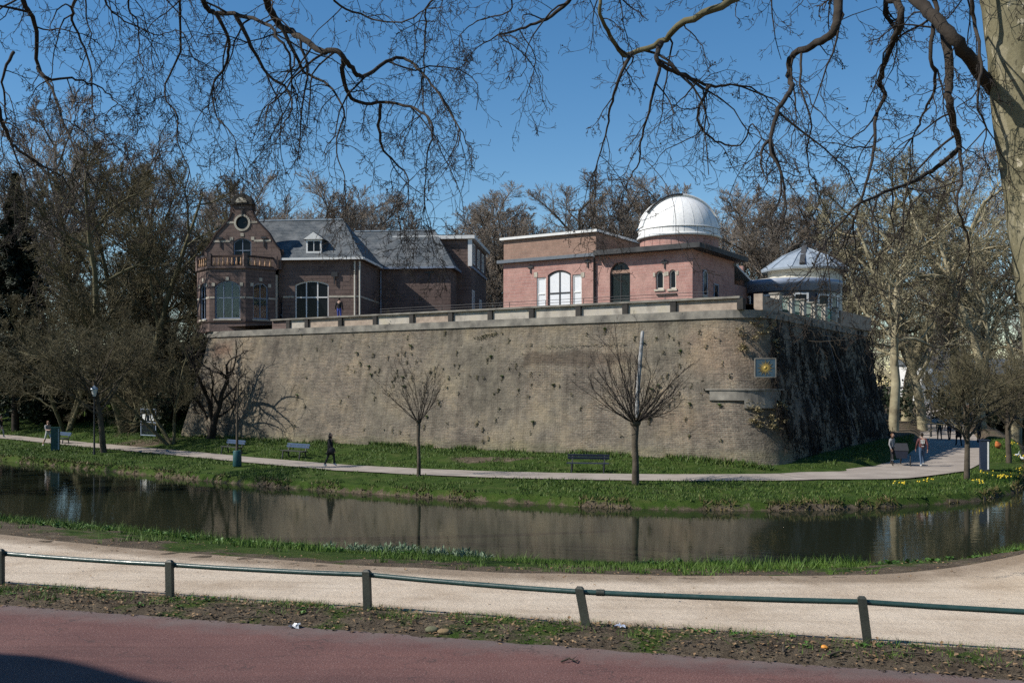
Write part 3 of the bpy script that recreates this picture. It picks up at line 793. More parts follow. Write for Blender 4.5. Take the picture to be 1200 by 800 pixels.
def fbox(mb, fn, s0, s1, d0, d1, z0, z1, mi=0):
    mb.add([fn(s0, d0, z0), fn(s1, d0, z0), fn(s1, d1, z0), fn(s0, d1, z0), fn(s0, d0, z1), fn(s1, d0, z1), fn(s1, d1, z1), fn(s0, d1, z1)],
           [(0, 3, 2, 1), (4, 5, 6, 7), (0, 1, 5, 4), (1, 2, 6, 5), (2, 3, 7, 6), (3, 0, 4, 7)], mi)

def window(parent, off, fn, s0, s1, z0, z1, arch=0.0, vs=(), hs=(), fw=0.08, bw=0.05, d0=0.12, frame='white', glass='glassdark', sill='stone', name='window', hs_from=None):
    lp = hole(s0, s1, z0, z1, arch)
    cs, cz = (s0 + s1) / 2, (z0 + z1) / 2
    ks, kz = ((s1 - s0) / 2 - fw) / ((s1 - s0) / 2), ((z1 - z0) / 2 - fw) / ((z1 - z0) / 2)
    ins = [(cs + (p[0] - cs) * ks, cz + (p[1] - cz) * kz) for p in lp]
    mb = MB(off); mb.panel(lp, [ins], lambda s, d, z: fn(s, d + d0, z), 0.08)
    for v in vs: fbox(mb, fn, v - bw / 2, v + bw / 2, d0 - 0.004, d0 + 0.07, z0 + fw, z1 - fw * 0.5 - (arch * 0.25 if arch else 0))
    for h in hs: fbox(mb, fn, s0 + fw, s1 - fw, d0 - 0.008, d0 + 0.066, h - bw / 2, h + bw / 2)
    w = mb.build(name, M[frame], parent)
    ss = [s0] + list(vs) + [s1]; zz = [z0] + list(hs) + [z1]
    for i in range(len(ss) - 1):
        for j in range(len(zz) - 1):
            mb = MB(off); fbox(mb, fn, ss[i] + 0.004, ss[i + 1] - 0.004, d0 + 0.035, d0 + 0.05, zz[j] + 0.004, zz[j + 1] - 0.004)
            mb.build('pane', M[glass], w)
    if sill:
        mb = MB(off); fbox(mb, fn, s0 - 0.08, s1 + 0.08, -0.07, 0.11, z0 - 0.12, z0 - 0.003); mb.build('sill', M[sill], w)
    return w

# clear glass for the bay, so that daylight enters its room
m, nt, b = newmat('clear_glass')
nt.nodes.remove(b)
tr = nt.nodes.new('ShaderNodeBsdfTransparent'); tr.inputs[0].default_value = (0.75, 0.8, 0.8, 1)
gl = nt.nodes.new('ShaderNodeBsdfGlossy'); gl.inputs['Roughness'].default_value = 0.02
fr = nt.nodes.new('ShaderNodeFresnel'); fr.inputs[0].default_value = 1.5
mx = nt.nodes.new('ShaderNodeMixShader')
nt.links.new(fr.outputs[0], mx.inputs[0]); nt.links.new(tr.outputs[0], mx.inputs[1]); nt.links.new(gl.outputs[0], mx.inputs[2])
nt.links.new(mx.outputs[0], nt.nodes['Material Output'].inputs[0])
M['clear'] = m

# ---------------------------------------------------------------- house with the scrolled gable
HX, HY = -21.55, 74.3
HANG = math.atan2(-0.1, 0.995)
HD = Vector((math.cos(HANG), math.sin(HANG), 0)); HI = Vector((-HD.y, HD.x, 0))
def hpx(px, y):
    k = (px - 600) / FPX
    return (k * (HY + HI.y * y) - HX - HI.x * y) / (HD.x - k * HD.y)
HB = 6.985
HOFF = (0, 0, HB)
house = tag(empty('gabled_house', (HX, HY, HB), HANG), 'brown brick house with scrolled gable, polygonal bay and blue-grey slate hip roofs on the bastion', 'house')
def hp(name, mb, m): return mb.build(name, M[m], house)
def bx(name, x0, x1, y0, y1, z0, z1, m, parent=None):
    return box_obj(name, x0, x1, y0, y1, z0, z1, M[m], parent or house, HOFF)
EZ, RZ = 12.75, 16.3
# bay facets
bayp = [(-3.15, 1.75), (-1.42, 0.0), (1.42, 0.0), (3.15, 1.75)]
for i in range(3):
    a, b2 = Vector((*bayp[i], 0)), Vector((*bayp[i + 1], 0)); L = (b2 - a).length; d = (b2 - a) / L; inn = Vector((-d.y, d.x, 0))
    fn = (lambda a, d, inn: (lambda s, dd, z: a + d * s + inn * dd + Vector((0, 0, z))))(a, d, inn)
    if i == 1:
        w0, w1 = 0.42, L - 0.42
        hl = [hole(w0, w1, 7.95, 10.85, 0.45)]
    else:
        w0, w1 = L / 2 - 0.62, L / 2 + 0.62
        hl = [hole(w0, w1, 7.95, 10.75, 0.35)]
    mb = MB(HOFF); mb.panel([(0, 6.985), (L, 6.985), (L, 11.75), (0, 11.75)], hl, fn, 0.3)
    wl = hp('bay_wall', mb, 'housebrick')
    if i == 1: window(house, HOFF, fn, w0, w1, 7.95, 10.85, 0.45, vs=(w0 + (w1 - w0) / 3, w0 + 2 * (w1 - w0) / 3), hs=(9.55,), frame='blueframe', glass='clear', fw=0.09)
    else: window(house, HOFF, fn, w0, w1, 7.95, 10.75, 0.35, vs=(L / 2,), hs=(9.55, ), frame='blueframe', glass='clear', fw=0.09)
    # pale stone blocks at the arch and a band at transom height
    for s, z in ((w0 - 0.1, 10.55), (w1 + 0.1, 10.55), (L / 2, 10.98)):
        mb = MB(HOFF); fbox(mb, fn, s - 0.12, s + 0.12, -0.03, 0.1, z - 0.13, z + 0.13); hp('keystone', mb, 'stone')
    for (s0, s1) in ((0.03, w0 - 0.003), (w1 + 0.003, L - 0.03)):
        mb = MB(HOFF); fbox(mb, fn, s0, s1, -0.025, 0.1, 9.50, 9.63); hp('stone_band', mb, 'stone')
    mb = MB(HOFF); fbox(mb, fn, 0.0, L, -0.06, 0.1, 7.68, 7.78); hp('plinth_band', mb, 'darkbrick')
    mb = MB(HOFF); fbox(mb, fn, -0.04, L + 0.04, -0.12, 0.28, 11.752, 11.92); hp('bay_cornice', mb, 'housebrick')
    # balustrade: posts, rail, orange-lit balusters
    mb = MB(HOFF); fbox(mb, fn, 0.14, L - 0.14, 0.0, 0.16, 12.62, 12.76); fbox(mb, fn, 0.14, L - 0.14, 0.0, 0.16, 11.922, 12.02); hp('balcony_rail', mb, 'darkbrick')
    nb_ = 7 if i == 1 else 5
    for k in range(nb_):
        s = 0.2 + (L - 0.4) * (k + 0.5) / nb_
        mb = MB(HOFF); mb.lathe([(0.05, 12.02), (0.09, 12.1), (0.10, 12.2), (0.05, 12.4), (0.07, 12.55), (0.06, 12.62)], fn(s, 0.08, 0), 8); hp('baluster', mb, 'terracotta')
    mb = MB(HOFF); fbox(mb, fn, -0.16, 0.13, -0.06, 0.24, 11.922, 12.9); hp('balcony_post', mb, 'housebrick')
mb = MB(HOFF); fbox(mb, lambda s, d, z: Vector((3.1 + s, 1.75 + d, z)), -0.16, 0.13, 0.0, 0.24, 11.922, 12.9); hp('balcony_post', mb, 'housebrick')
mb = MB(HOFF); mb.add([(x, y, 11.76) for x, y in bayp], [(0, 1, 2, 3)]); mb.add([(x, y, 11.6) for x, y in bayp], [(0, 1, 2, 3)]); hp('balcony_floor', mb, 'lead')
# plain light room behind the bay glass
mb = MB(HOFF)
mb.add([(-3.0, 4.2, 7.3), (3.0, 4.2, 7.3), (3.0, 4.2, 11.5), (-3.0, 4.2, 11.5)], [(0, 1, 2, 3)])
mb.add([(-3.0, 1.75, 7.3), (-3.0, 4.2, 7.3), (-3.0, 4.2, 11.5), (-3.0, 1.75, 11.5)], [(0, 1, 2, 3)])
mb.add([(3.0, 1.75, 7.3), (3.0, 4.2, 7.3), (3.0, 4.2, 11.5), (3.0, 1.75, 11.5)], [(0, 1, 2, 3)])
mb.add([(-3.0, 1.75, 7.3), (-1.42, .05, 7.3), (1.42, .05, 7.3), (3, 1.75, 7.3), (3, 4.2, 7.3), (-3, 4.2, 7.3)], [(0, 1, 2, 3, 4, 5)])
hp('interior', mb, 'offwhite')
# gable
GC, GYh = 0.35, 2.1
half = [(3.1, 11.9), (3.1, 13.0), (3.02, 13.4), (2.7, 13.75), (2.42, 14.2), (2.1, 14.75), (1.65, 15.2), (1.26, 15.6), (0.98, 16.0), (0.82, 16.4), (0.74, 16.95)]
outl = [(GC + x, z) for x, z in half] + [(GC - x, z) for x, z in half[::-1]]
gfn = lambda s, d, z: Vector((s, GYh + d, z))
rw = [(GC + 0.5 * math.cos(2 * math.pi * k / 20), 15.55 + 0.5 * math.sin(2 * math.pi * k / 20)) for k in range(20)]
mb = MB(HOFF); mb.panel(outl, [rw, hole(GC - 0.72, GC + 0.72, 12.0, 14.35, 0.3)], gfn, 0.35, back=True); hp('gable_wall', mb, 'housebrick')
window(house, HOFF, gfn, GC - 0.72, GC + 0.72, 12.0, 14.35, 0.3, vs=(GC,), hs=(13.4,), frame='blueframe', sill=None, name='balcony_door')
mb = MB(HOFF); rr2 = [(GC + 0.66 * math.cos(2 * math.pi * k / 20), 15.55 + 0.66 * math.sin(2 * math.pi * k / 20)) for k in range(20)]
mb.panel(rr2, [rw], lambda s, d, z: Vector((s, GYh - 0.05 + d, z)), 0.12); rwin = hp('round_window', mb, 'stone')
mb = MB(HOFF); mb.panel(rw, [], lambda s, d, z: Vector((s, GYh + 0.15 + d, z)), 0.02); mb.build('pane', M['glassdark'], rwin)
# moulded edge along the scroll and segmental cap
for sg in (-1, 1):
    mb = MB(HOFF)
    pts = [(GC + sg * x, GYh + 0.15, z) for x, z in half[1:]]
    for a, b2 in zip(pts[:-1], pts[1:]): mb.bar(a, b2, 0.46, 0.09)
    hp('gable_coping', mb, 'darkbrick')
mb = MB(HOFF)
cap = [(GC - 0.95, 16.95), (GC + 0.95, 16.95)] + [(GC + 0.85 * math.cos(math.pi * k / 10), 17.06 + 0.75 * math.sin(math.pi * k / 10)) for k in range(11)]
mb.panel(cap, [], lambda s, d, z: Vector((s, GYh - 0.16 + d, z)), 0.66, back=True); gc_ = hp('gable_cap', mb, 'darkstone')
mb = MB(HOFF); mb.lathe([(0.0, 0), (0.30, 0), (0.26, 0.05), (0, 0.08)], n=12, a0=0, a1=math.pi)
shell = [(GC + 0.45 * math.cos(math.pi * k / 10), 17.08 + 0.42 * math.sin(math.pi * k / 10)) for k in range(11)]
mb = MB(HOFF); mb.panel(shell, [], lambda s, d, z: Vector((s, GYh - 0.24 + d, z)), 0.1); mb.build('shell_relief', M['stone'], gc_)
for (s0, s1, z) in ((-1.25, -0.68, 15.5), (0.68, 1.25, 15.5), (-2.3, -0.95, 14.05), (0.95, 2.3, 14.05)):
    mb = MB(HOFF); fbox(mb, gfn, GC + s0, GC + s1, -0.03, 0.1, z, z + 0.16); hp('stone_band', mb, 'stone')
for s, z in ((-0.85, 14.2), (0.85, 14.2), (0, 14.5)):
    mb = MB(HOFF); fbox(mb, gfn, GC + s - 0.13, GC + s + 0.13, -0.035, 0.1, z - 0.02, z + 0.24); hp('keystone', mb, 'stone')
for s, z in ((-1.75, 14.2), (1.75, 14.2), (0.0, 16.55)):
    mb = MB(HOFF); mb.bar((GC + s, GYh - 0.06, z - 0.55), (GC + s, GYh - 0.06, z + 0.25), 0.07, 0.07); mb.bar((GC + s - 0.22, GYh - 0.065, z + 0.16), (GC + s + 0.22, GYh - 0.065, z + 0.16), 0.07, 0.14)
    hp('wall_anchor', mb, 'black')
# main wing
X1 = hpx(421.5, 2.6)
mfn = lambda s, d, z: Vector((s, 2.6 + d, z))
wx0, wx1 = hpx(345.5, 2.6), hpx(385, 2.6)
dx0, dx1 = hpx(320.8, 2.6), hpx(331, 2.6)
mb = MB(HOFF)
mb.panel([(3.1, TERR), (X1, TERR), (X1, EZ), (3.1, EZ)], [hole(wx0, wx1, 7.9, 11.05, 0.3), hole(dx0, dx1, TERR + 0.05, 9.75)], mfn, 0.35)
hp('front_wall', mb, 'housebrick')
t3 = (wx1 - wx0) / 3
window(house, HOFF, mfn, wx0, wx1, 7.9, 11.05, 0.3, vs=(wx0 + t3, wx0 + 2 * t3), hs=(9.75,), frame='white', fw=0.1, bw=0.09)
window(house, HOFF, mfn, dx0, dx1, TERR + 0.05, 9.75, 0, hs=(8.4,), frame='blueframe', name='glazed_door', sill=None)
for (a, b2) in ((wx1 + 0.05, X1 - 0.02), (dx1 + 0.05, wx0 - 0.05)):
    mb = MB(HOFF); fbox(mb, mfn, a, b2, -0.03, 0.1, 9.72, 9.86); hp('stone_band', mb, 'stone')
bx('side_wall', X1 - 0.35, X1, 2.96, 9.1, TERR, EZ, 'housebrick')
bx('stone_band', X1 - 0.1, X1 + 0.03, 2.65, 9.05, 9.72, 9.86, 'stone')
bx('side_wall', -3.1, -2.75, 2.5, 9.2, TERR - 0.36, EZ, 'housebrick')
bx('back_wall', -2.74, X1 - 0.36, 8.9, 9.2, TERR, EZ, 'housebrick')
for px_ in (415.7, 421.6):
    x = hpx(px_, 2.5)
    mb = MB(HOFF); mb.tube([(x, 2.5, TERR), (x, 2.5, 12.5)], 0.06, 8); hp('downpipe', mb, 'offwhite')
def hip_roof(name, x0, x1, y0, y1, ze, rx0, rx1, ry, rz):
    mb = MB(HOFF)
    mb.add([(x0, y0, ze), (x1, y0, ze), (x1, y1, ze), (x0, y1, ze), (rx0, ry, rz), (rx1, ry, rz)],
           [(0, 1, 5, 4), (1, 2, 5), (2, 3, 4, 5), (3, 0, 4), (3, 2, 1, 0)])
    return hp(name, mb, 'slate')
main_roof = hip_roof('main_roof', -3.4, X1 + 0.35, 2.25, 9.5, EZ + 0.02, -0.9, hpx(402, 5.9), 5.9, RZ)
mb = MB(HOFF)
mb.bar((-0.9, 5.9, RZ + 0.03), (hpx(402, 5.9), 5.9, RZ + 0.03), 0.22, 0.10); mb.build('ridge_cap', M['zinc'], main_roof)
for (a, b2) in (((3.2, 2.2), (X1 + 0.38, 2.2)), ((X1 + 0.38, 2.3), (X1 + 0.38, 8.7))):
    mb = MB(HOFF); mb.bar((*a, EZ - 0.06), (*b2, EZ - 0.06), 0.14, 0.16); hp('gutter', mb, 'white')
# cross roof behind the gable
mb = MB(HOFF)
mb.add([(GC, 2.46, 16.0), (GC, 5.9, 16.0), (GC - 3.1, 2.46, 12.9), (GC + 3.1, 2.46, 12.9), (GC - 3.1, 6.5, 12.9), (GC + 3.1, 6.5, 12.9)], [(0, 1, 4, 2), (0, 3, 5, 1), (1, 5, 4)])
hp('gable_roof', mb, 'slate')
# dormer
dcx = hpx(368, 2.75)
dorm = MB(HOFF); fbox(dorm, lambda s, d, z: Vector((dcx + s, 2.7 + d, z)), -0.62, 0.62, 0.12, 2.0, 13.15, 14.25)
dormer = hp('dormer', dorm, 'lead')
window(dormer, HOFF, lambda s, d, z: Vector((dcx + s, 2.7 + d, z)), -0.62, 0.62, 13.2, 14.25, 0, vs=(0,), d0=0.0, fw=0.13, sill=None)
mb = MB(HOFF)
mb.add([(dcx - 0.85, 2.58, 14.25), (dcx + 0.85, 2.58, 14.25), (dcx, 2.58, 14.85), (dcx - 0.85, 4.6, 14.25), (dcx + 0.85, 4.6, 14.25), (dcx, 4.8, 14.85)],
       [(0, 2, 5, 3), (2, 1, 4, 5), (0, 3, 4, 1)]); mb.build('dormer_roof', M['slate'], dormer)
mb = MB(HOFF); mb.add([(dcx - 0.8, 2.56, 14.262), (dcx + 0.8, 2.56, 14.262), (dcx, 2.56, 14.82), (dcx - 0.8, 2.62, 14.262), (dcx + 0.8, 2.62, 14.262), (dcx, 2.62, 14.82)], [(0, 1, 2), (3, 5, 4), (0, 2, 5, 3), (1, 4, 5, 2)])
mb.build('pediment', M['white'], dormer)
# second wing
X2 = hpx(528, 9.1)
wfn = lambda s, d, z: Vector((s, 9.1 + d, z))
mb = MB(HOFF); mb.panel([(X1, TERR), (X2, TERR), (X2, EZ), (X1, EZ)], [], wfn, 0.3); hp('front_wall', mb, 'housebrick')
bx('side_wall', X2 - 0.3, X2, 9.41, 16.5, TERR, EZ, 'housebrick')
wing_roof = hip_roof('wing_roof', 6.0, X2 + 0.35, 8.75, 16.8, EZ + 0.02, 6.0, hpx(510, 12.75), 12.75, 16.4)
mb = MB(HOFF); mb.bar((6.5, 12.75, 16.43), (hpx(510, 12.75), 12.75, 16.43), 0.22, 0.1); mb.build('ridge_cap', M['zinc'], wing_roof)
for (a, b2) in (((X1 + 0.5, 8.7), (X2 + 0.38, 8.7)), ((X2 + 0.38, 8.8), (X2 + 0.38, 12.3))):
    mb = MB(HOFF); mb.bar((*a, EZ - 0.06), (*b2, EZ - 0.06), 0.14, 0.16); hp('gutter', mb, 'blueframe')
mb = MB(HOFF); mb.tube([(X1 + 0.15, 8.95, TERR), (X1 + 0.15, 8.95, 12.5)], 0.06, 8); hp('downpipe', mb, 'blueframe')
mb = MB(HOFF); ax = hpx(503, 9.0); mb.bar((ax, 9.04, 11.6), (ax, 9.04, 12.4), 0.08, 0.08); mb.bar((ax - 0.4, 9.03, 12.3), (ax + 0.4, 9.03, 12.3), 0.08, 0.12); hp('wall_anchor', mb, 'black')
mb = MB(HOFF); ax = hpx(392, 2.5); mb.bar((ax, 2.5, 10.75), (ax, 2.5, 11.7), 0.09, 0.09); mb.bar((ax - 0.25, 2.5, 11.5), (ax + 0.25, 2.5, 11.5), 0.1, 0.35); hp('wall_anchor', mb, 'black')
# rear block
X3 = hpx(552, 12.4)
bx('rear_block', 10.2, X3, 12.4, 22.6, TERR, 15.55, 'housebrick')
bx('rear_cornice', 10.0, X3 + 0.35, 12.05, 22.9, 15.553, 15.85, 'white')
bx('rear_roof', 10.3, X3 + 0.1, 12.3, 22.6, 15.853, 15.95, 'lead')
bx('string_course', X3 - 0.05, X3 + 0.12, 12.35, 22.6, 13.05, 13.25, 'blueframe')
rfn = lambda s, d, z: Vector((X3 - d + 0.0, 12.4 + s, z))
for s, z0, z1, nm in ((1.2, 7.5, 11.2, 'rear_door'), (4.6, 13.5, 15.2, 'window'), (7.6, 13.5, 15.2, 'window'), (1.5, 13.5, 15.3, 'window'), (6.0, 8.2, 10.8, 'window')):
    window(house, HOFF, rfn, s - 0.6, s + 0.6, z0, z1, 0, vs=(s,), d0=-0.07, fw=0.12, sill=None, name=nm)
mb = MB(HOFF); mb.box(X3 - 0.25, X3 + 0.1, 12.25, 12.5, 13.2, 15.54); hp('corner_post', mb, 'white')

# ---------------------------------------------------------------- observatory
OC = (21.0, 9.0, TERR)
obs = tag(empty('observatory', W(21, 9, TERR), UANG), 'pink brick observatory with flat roofs, dark eaves and a white dome on the bastion', 'building')
def op(name, mb, m): return mb.build(name, M[m], obs)
def obx(name, x0, x1, y0, y1, z0, z1, m, parent=None): return box_obj(name, x0, x1, y0, y1, z0, z1, M[m], parent or obs, OC)
V0 = 6.0
UL, UM, UE = upx(590, V0), upx(698, V0), upx(811.5, V0)
ofn = lambda s, d, z: Vector((s, V0 + d, z))
def hz_(py, px_): u = upx(px_, V0); return zpx(py, u, V0)
hs_ = []
trip = [(628.9, 639.9, 325, 0), (641.9, 669, 316.5, 0.28), (670.8, 681.6, 321.5, 0)]
for a, b2, yt, ar in trip: hs_.append(hole(upx(a, V0), upx(b2, V0), TERR + 0.05, hz_(yt, (a + b2) / 2), ar))
d0u, d1u = upx(714.6, V0), upx(738.4, V0)
ztop = hz_(307, 726)
hs_.append(hole(d0u, d1u, TERR + 0.02, ztop, (d1u - d0u) / 2 * 0.98))
tw = [(768.4, 777.6, 317.5, 339), (784, 792.2, 316, 338.6)]
for a, b2, y0, y1 in tw:
    hs_.append(hole(upx(a, V0), upx(b2, V0), hz_(y1, a), hz_(y0, a), 0.2))
mb = MB(OC); mb.panel([(UL, TERR), (UE, TERR), (UE, 11.06), (UL, 11.06)], hs_, ofn, 0.3); op('front_wall', mb, 'pinkbrick')
for (a, b2, yt, ar) in trip:
    zt = hz_(yt, (a + b2) / 2); s0, s1 = upx(a, V0), upx(b2, V0)
    window(obs, OC, ofn, s0, s1, TERR + 0.05, zt, ar, vs=((s0 + s1) / 2,) if ar else (), hs=(8.9,) if ar else (8.9,), frame='black' if ar else 'white', glass='blind', fw=0.10, d0=0.06, bw=0.08, sill=None)
dw = window(obs, OC, ofn, d0u, d1u, TERR + 0.02, ztop, (d1u - d0u) / 2 * 0.98, vs=((d0u + d1u) / 2,), hs=(hz_(321, 726), 8.3), frame='black', glass='darkteal', sill=None, name='arched_door', d0=0.15)
mb = MB(OC); fbox(mb, ofn, d0u + 0.04, d1u - 0.04, 0.1, 0.16, hz_(321, 726) + 0.05, ztop - 0.5); mb.build('fanlight_panel', M['tanbrick'], dw)
for a, b2, y0, y1 in tw:
    s0, s1 = upx(a, V0), upx(b2, V0)
    window(obs, OC, ofn, s0, s1, hz_(y1, a), hz_(y0, a), 0.2, frame='offwhite', fw=0.09, sill='stone')
    for sg in (s0 - 0.1, s1 + 0.1):
        mb = MB(OC); fbox(mb, ofn, sg - 0.07, sg + 0.07, -0.03, 0.1, hz_(y0, a) - 0.35, hz_(y0, a) - 0.1); op('keystone', mb, 'stone')
mb = MB(OC); u0_, u1_ = upx(770, V0), upx(793, V0); fbox(mb, ofn, u0_, u1_, -0.1, 0.05, hz_(346, 780), hz_(345, 780) + 0.05); op('stone_shelf', mb, 'darkstone')
for a in (628, 683):
    mb = MB(OC); u_ = upx(a, V0); fbox(mb, ofn, u_ - 0.14, u_ + 0.12, -0.03, 0.1, hz_(323, a) - 0.1, hz_(321, a) + 0.1); op('keystone', mb, 'stone')
obx('side_wall', UL, UL + 0.3, V0 + 0.31, 16, TERR, 11.06, 'pinkbrick')
obx('side_wall', UE - 0.3, UE, V0 + 0.31, 13.2, TERR, 11.06, 'pinkbrick')
obx('back_wall', UL + 0.31, UE - 0.31, 15.7, 16, TERR, 11.06, 'pinkbrick')
# side windows in the shaded wall
sfn = lambda s, d, z: Vector((UE - d, s, z))
window(obs, OC, sfn, 7.6, 8.3, 8.4, 10.0, 0.2, d0=-0.06, frame='blueframe')
window(obs, OC, sfn, 9.4, 10.2, TERR + 0.05, 9.3, 0.0, d0=-0.06, frame='blueframe', name='side_door', sill=None)
# left block cornice and upper storey
obx('cornice', UL - 0.35, UM + 0.1, V0 - 0.30, 16.3, 11.063, 11.27, 'cornicegrey')
obx('upper_storey', UL - 0.02, UM, V0 + 0.06, 15.5, 11.273, 12.62, 'tanbrick')
obx('roof_edge', UL - 0.22, UM + 0.15, V0 - 0.15, 15.7, 12.623, 12.78, 'white')
obx('flat_roof', UL - 0.1, UM + 0.05, V0, 15.6, 12.783, 12.84, 'lead')
# right block eaves, low roof
obx('dark_eaves', UM + 0.15, UE + 0.7, V0 - 0.62, 13.9, 11.063, 11.36, 'lead')
mb = MB(OC)
mb.add([(UM + 0.2, V0 - 0.55, 11.363), (UE + 0.62, V0 - 0.55, 11.363), (UE + 0.62, 13.8, 11.363), (UM + 0.2, 13.8, 11.363), (23.2, 8.0, 11.7), (27.6, 8.0, 11.7), (27.6, 12.3, 11.7), (23.2, 12.3, 11.7)],
       [(0, 1, 5, 4), (1, 2, 6, 5), (2, 3, 7, 6), (3, 0, 4, 7), (4, 5, 6, 7)]); op('low_roof', mb, 'lead')
dp = upx(696.5, V0 - 0.1)
mb = MB(OC); mb.tube([(dp, V0 - 0.1, TERR), (dp, V0 - 0.1, 10.7), (dp + 0.1, V0 - 0.35, 11.0)], 0.08, 8); op('downpipe', mb, 'black')
for a, z in ((622, 10.6), (689, 10.7), (779, 10.3)):
    u_ = upx(a, V0); mb = MB(OC); mb.bar((u_, V0 - 0.04, z - 0.3), (u_, V0 - 0.04, z + 0.25), 0.06, 0.06); mb.bar((u_ - 0.2, V0 - 0.045, z + 0.1), (u_ + 0.2, V0 - 0.045, z + 0.1), 0.06, 0.12); op('wall_anchor', mb, 'black')
# drum and dome
DC = (25.5, 10.0)
DZ, DR = 12.34, 2.62
mb = MB(OC); mb.lathe([(2.5, 11.4), (2.5, 12.34)], (DC[0], DC[1], 0), 40); op('drum', mb, 'pinkbrick')
mb = MB(OC); mb.lathe([(2.5, 12.26), (2.70, 12.26), (2.70, 12.42), (2.57, 12.46)], (DC[0], DC[1], 0), 40); op('dome_base_ring', mb, 'domewhite')
dome = MB((DC[0], DC[1], DZ)); prof = [(DR * 0.994 * math.cos(t), DZ + DR * 1.024 * math.sin(t)) for t in np.linspace(0, math.pi / 2 - 0.02, 14)] + [(0.0, DZ + DR * 1.03)]
dome.lathe(prof, (DC[0], DC[1], 0), 48)
dome_o = dome.build('dome', M['domewhite'], obs); dome_o.location = (DC[0] - OC[0], DC[1] - OC[1], DZ - OC[2])
NG = 24
mb = MB(); g = 2 * math.pi / NG
mb.lathe([(DR * math.cos(t), DR * 1.03 * math.sin(t)) for t in np.linspace(0.03, math.pi / 2 - 0.12, 12)], n=3, a0=0.006, a1=g - 0.006)
g0 = mb.build('dome_panel', M['domewhite'], dome_o)
for k in range(1, NG):
    c = g0.copy(); col.objects.link(c); c.parent = dome_o; c.rotation_euler = (0, 0, g * k)
# shutter band over the crown with dark rails at its edges
def arc(R, w, e0, e1, n=24):
    return [(R * math.cos(t), w, R * 1.03 * math.sin(t)) for t in np.linspace(e0, e1, n)]
sh = MB()
a0_, a1_ = arc(DR + 0.05, -0.50, 0.25, math.pi - 0.25), arc(DR + 0.05, 0.50, 0.25, math.pi - 0.25)
sh.add(a0_ + a1_, [(i, i + 1, 24 + i + 1, 24 + i) for i in range(23)], 0, True)
b0_ = arc(DR - 0.05, -0.50, 0.25, math.pi - 0.25); sh.add(a0_ + b0_, [(i, i + 1, 24 + i + 1, 24 + i) for i in range(23)])
so = sh.build('shutter', M['domewhite'], dome_o); so.rotation_euler = (0, 0, -UANG + math.radians(8))
for w, e0, e1, mt in ((-0.53, 1.55, 2.55, 'black'), (-0.53, 0.35, 1.54, 'domewhite'), (0.53, 0.35, 2.7, 'domewhite')):
    mb = MB(); pts = arc(DR + 0.09, w, e0, e1, 16); mb.tube(pts, 0.075 if mt == 'black' else 0.05, 6)
    t_ = mb.build('shutter_rail', M[mt], dome_o); t_.rotation_euler = so.rotation_euler
mb = MB(OC); mb.lathe([(DR * 0.99 + 0.02, 12.80), (DR + 0.03, 12.84), (DR * 0.975 + 0.03, 12.89)], (DC[0], DC[1], 0), 40); op('dome_band', mb, 'domewhite')
mb = MB(OC)
for k in range(16):
    q = 2 * math.pi * k / 16; x, y = DC[0] + 3.0 * math.cos(q), DC[1] + 3.0 * math.sin(q)
    mb.tube([(x, y, 11.4), (x, y, 12.7)], 0.013, 5)
rg = [(DC[0] + 3.0 * math.cos(2 * math.pi * k / 32), DC[1] + 3.0 * math.sin(2 * math.pi * k / 32), 12.69) for k in range(33)]
mb.tube(rg, 0.012, 5); op('gallery_rail', mb, 'black')
# lean-to annexe towards the pavilion
obx('annexe_wall', UE - 3.0, UE - 0.1, 13.21, 17.5, TERR, 9.6, 'pinkbrick')
mb = MB(OC); mb.add([(UE - 3.2, 13.0, 10.9), (UE + 0.2, 13.0, 10.9), (UE + 0.2, 17.8, 9.65), (UE - 3.2, 17.8, 9.65), (UE - 3.2, 13.0, 10.75), (UE + 0.2, 13.0, 10.75), (UE + 0.2, 17.8, 9.5), (UE - 3.2, 17.8, 9.5)],
                    [(0, 1, 2, 3), (4, 7, 6, 5), (0, 4, 5, 1), (1, 5, 6, 2), (2, 6, 7, 3), (3, 7, 4, 0)]); op('annexe_roof', mb, 'zinc')

# ---------------------------------------------------------------- pavilion
PC = (30.4, 21.1)
POFF = (PC[0], PC[1], TERR)
pav = tag(empty('pavilion', W(*PC, TERR), UANG), 'round pavilion with zinc cone roof and curved dark glazed front beside the shaded parapet', 'pavilion')
def pp(name, mb, m): return mb.build(name, M[m], pav)
mb = MB(POFF); mb.lathe([(2.55, TERR), (2.55, 11.2)], (*PC, 0), 28); pp('drum_wall', mb, 'offwhite')
proof = MB(POFF); proof.lathe([(3.05, 10.95), (3.08, 11.08), (1.6, 12.1), (0.0, 12.75)], (*PC, 0), 12, sm=False); pr = pp('cone_roof', proof, 'zinc')
mb = MB(POFF)
for k in range(12):
    q = 2 * math.pi * k / 12
    mb.tube([(PC[0] + r * math.cos(q), PC[1] + r * math.sin(q), z) for r, z in ((3.08, 11.1), (1.6, 12.12), (0.05, 12.77))], 0.035, 5)
mb.build('roof_seam', M['zinc'], pr)
mb = MB(POFF); q = math.radians(-110) - UANG
mb.bar((PC[0] + 2.9 * math.cos(q), PC[1] + 2.9 * math.sin(q), 11.28), (PC[0], PC[1], 12.86), 0.35, 0.14); mb.build('roof_hatch_rail', M['lead'], pr)
QC = (30.1, 18.5)
mb = MB(POFF); mb.lathe([(3.15, TERR), (3.15, 9.25)], (*QC, 0), 36); pp('curved_wall', mb, 'navy')
mb = MB(POFF); mb.lathe([(3.14, 9.2), (3.36, 9.2), (3.36, 9.55), (3.5, 9.62), (3.5, 9.98), (3.38, 10.02)], (*QC, 0), 36); pp('curved_cornice', mb, 'blueframe')
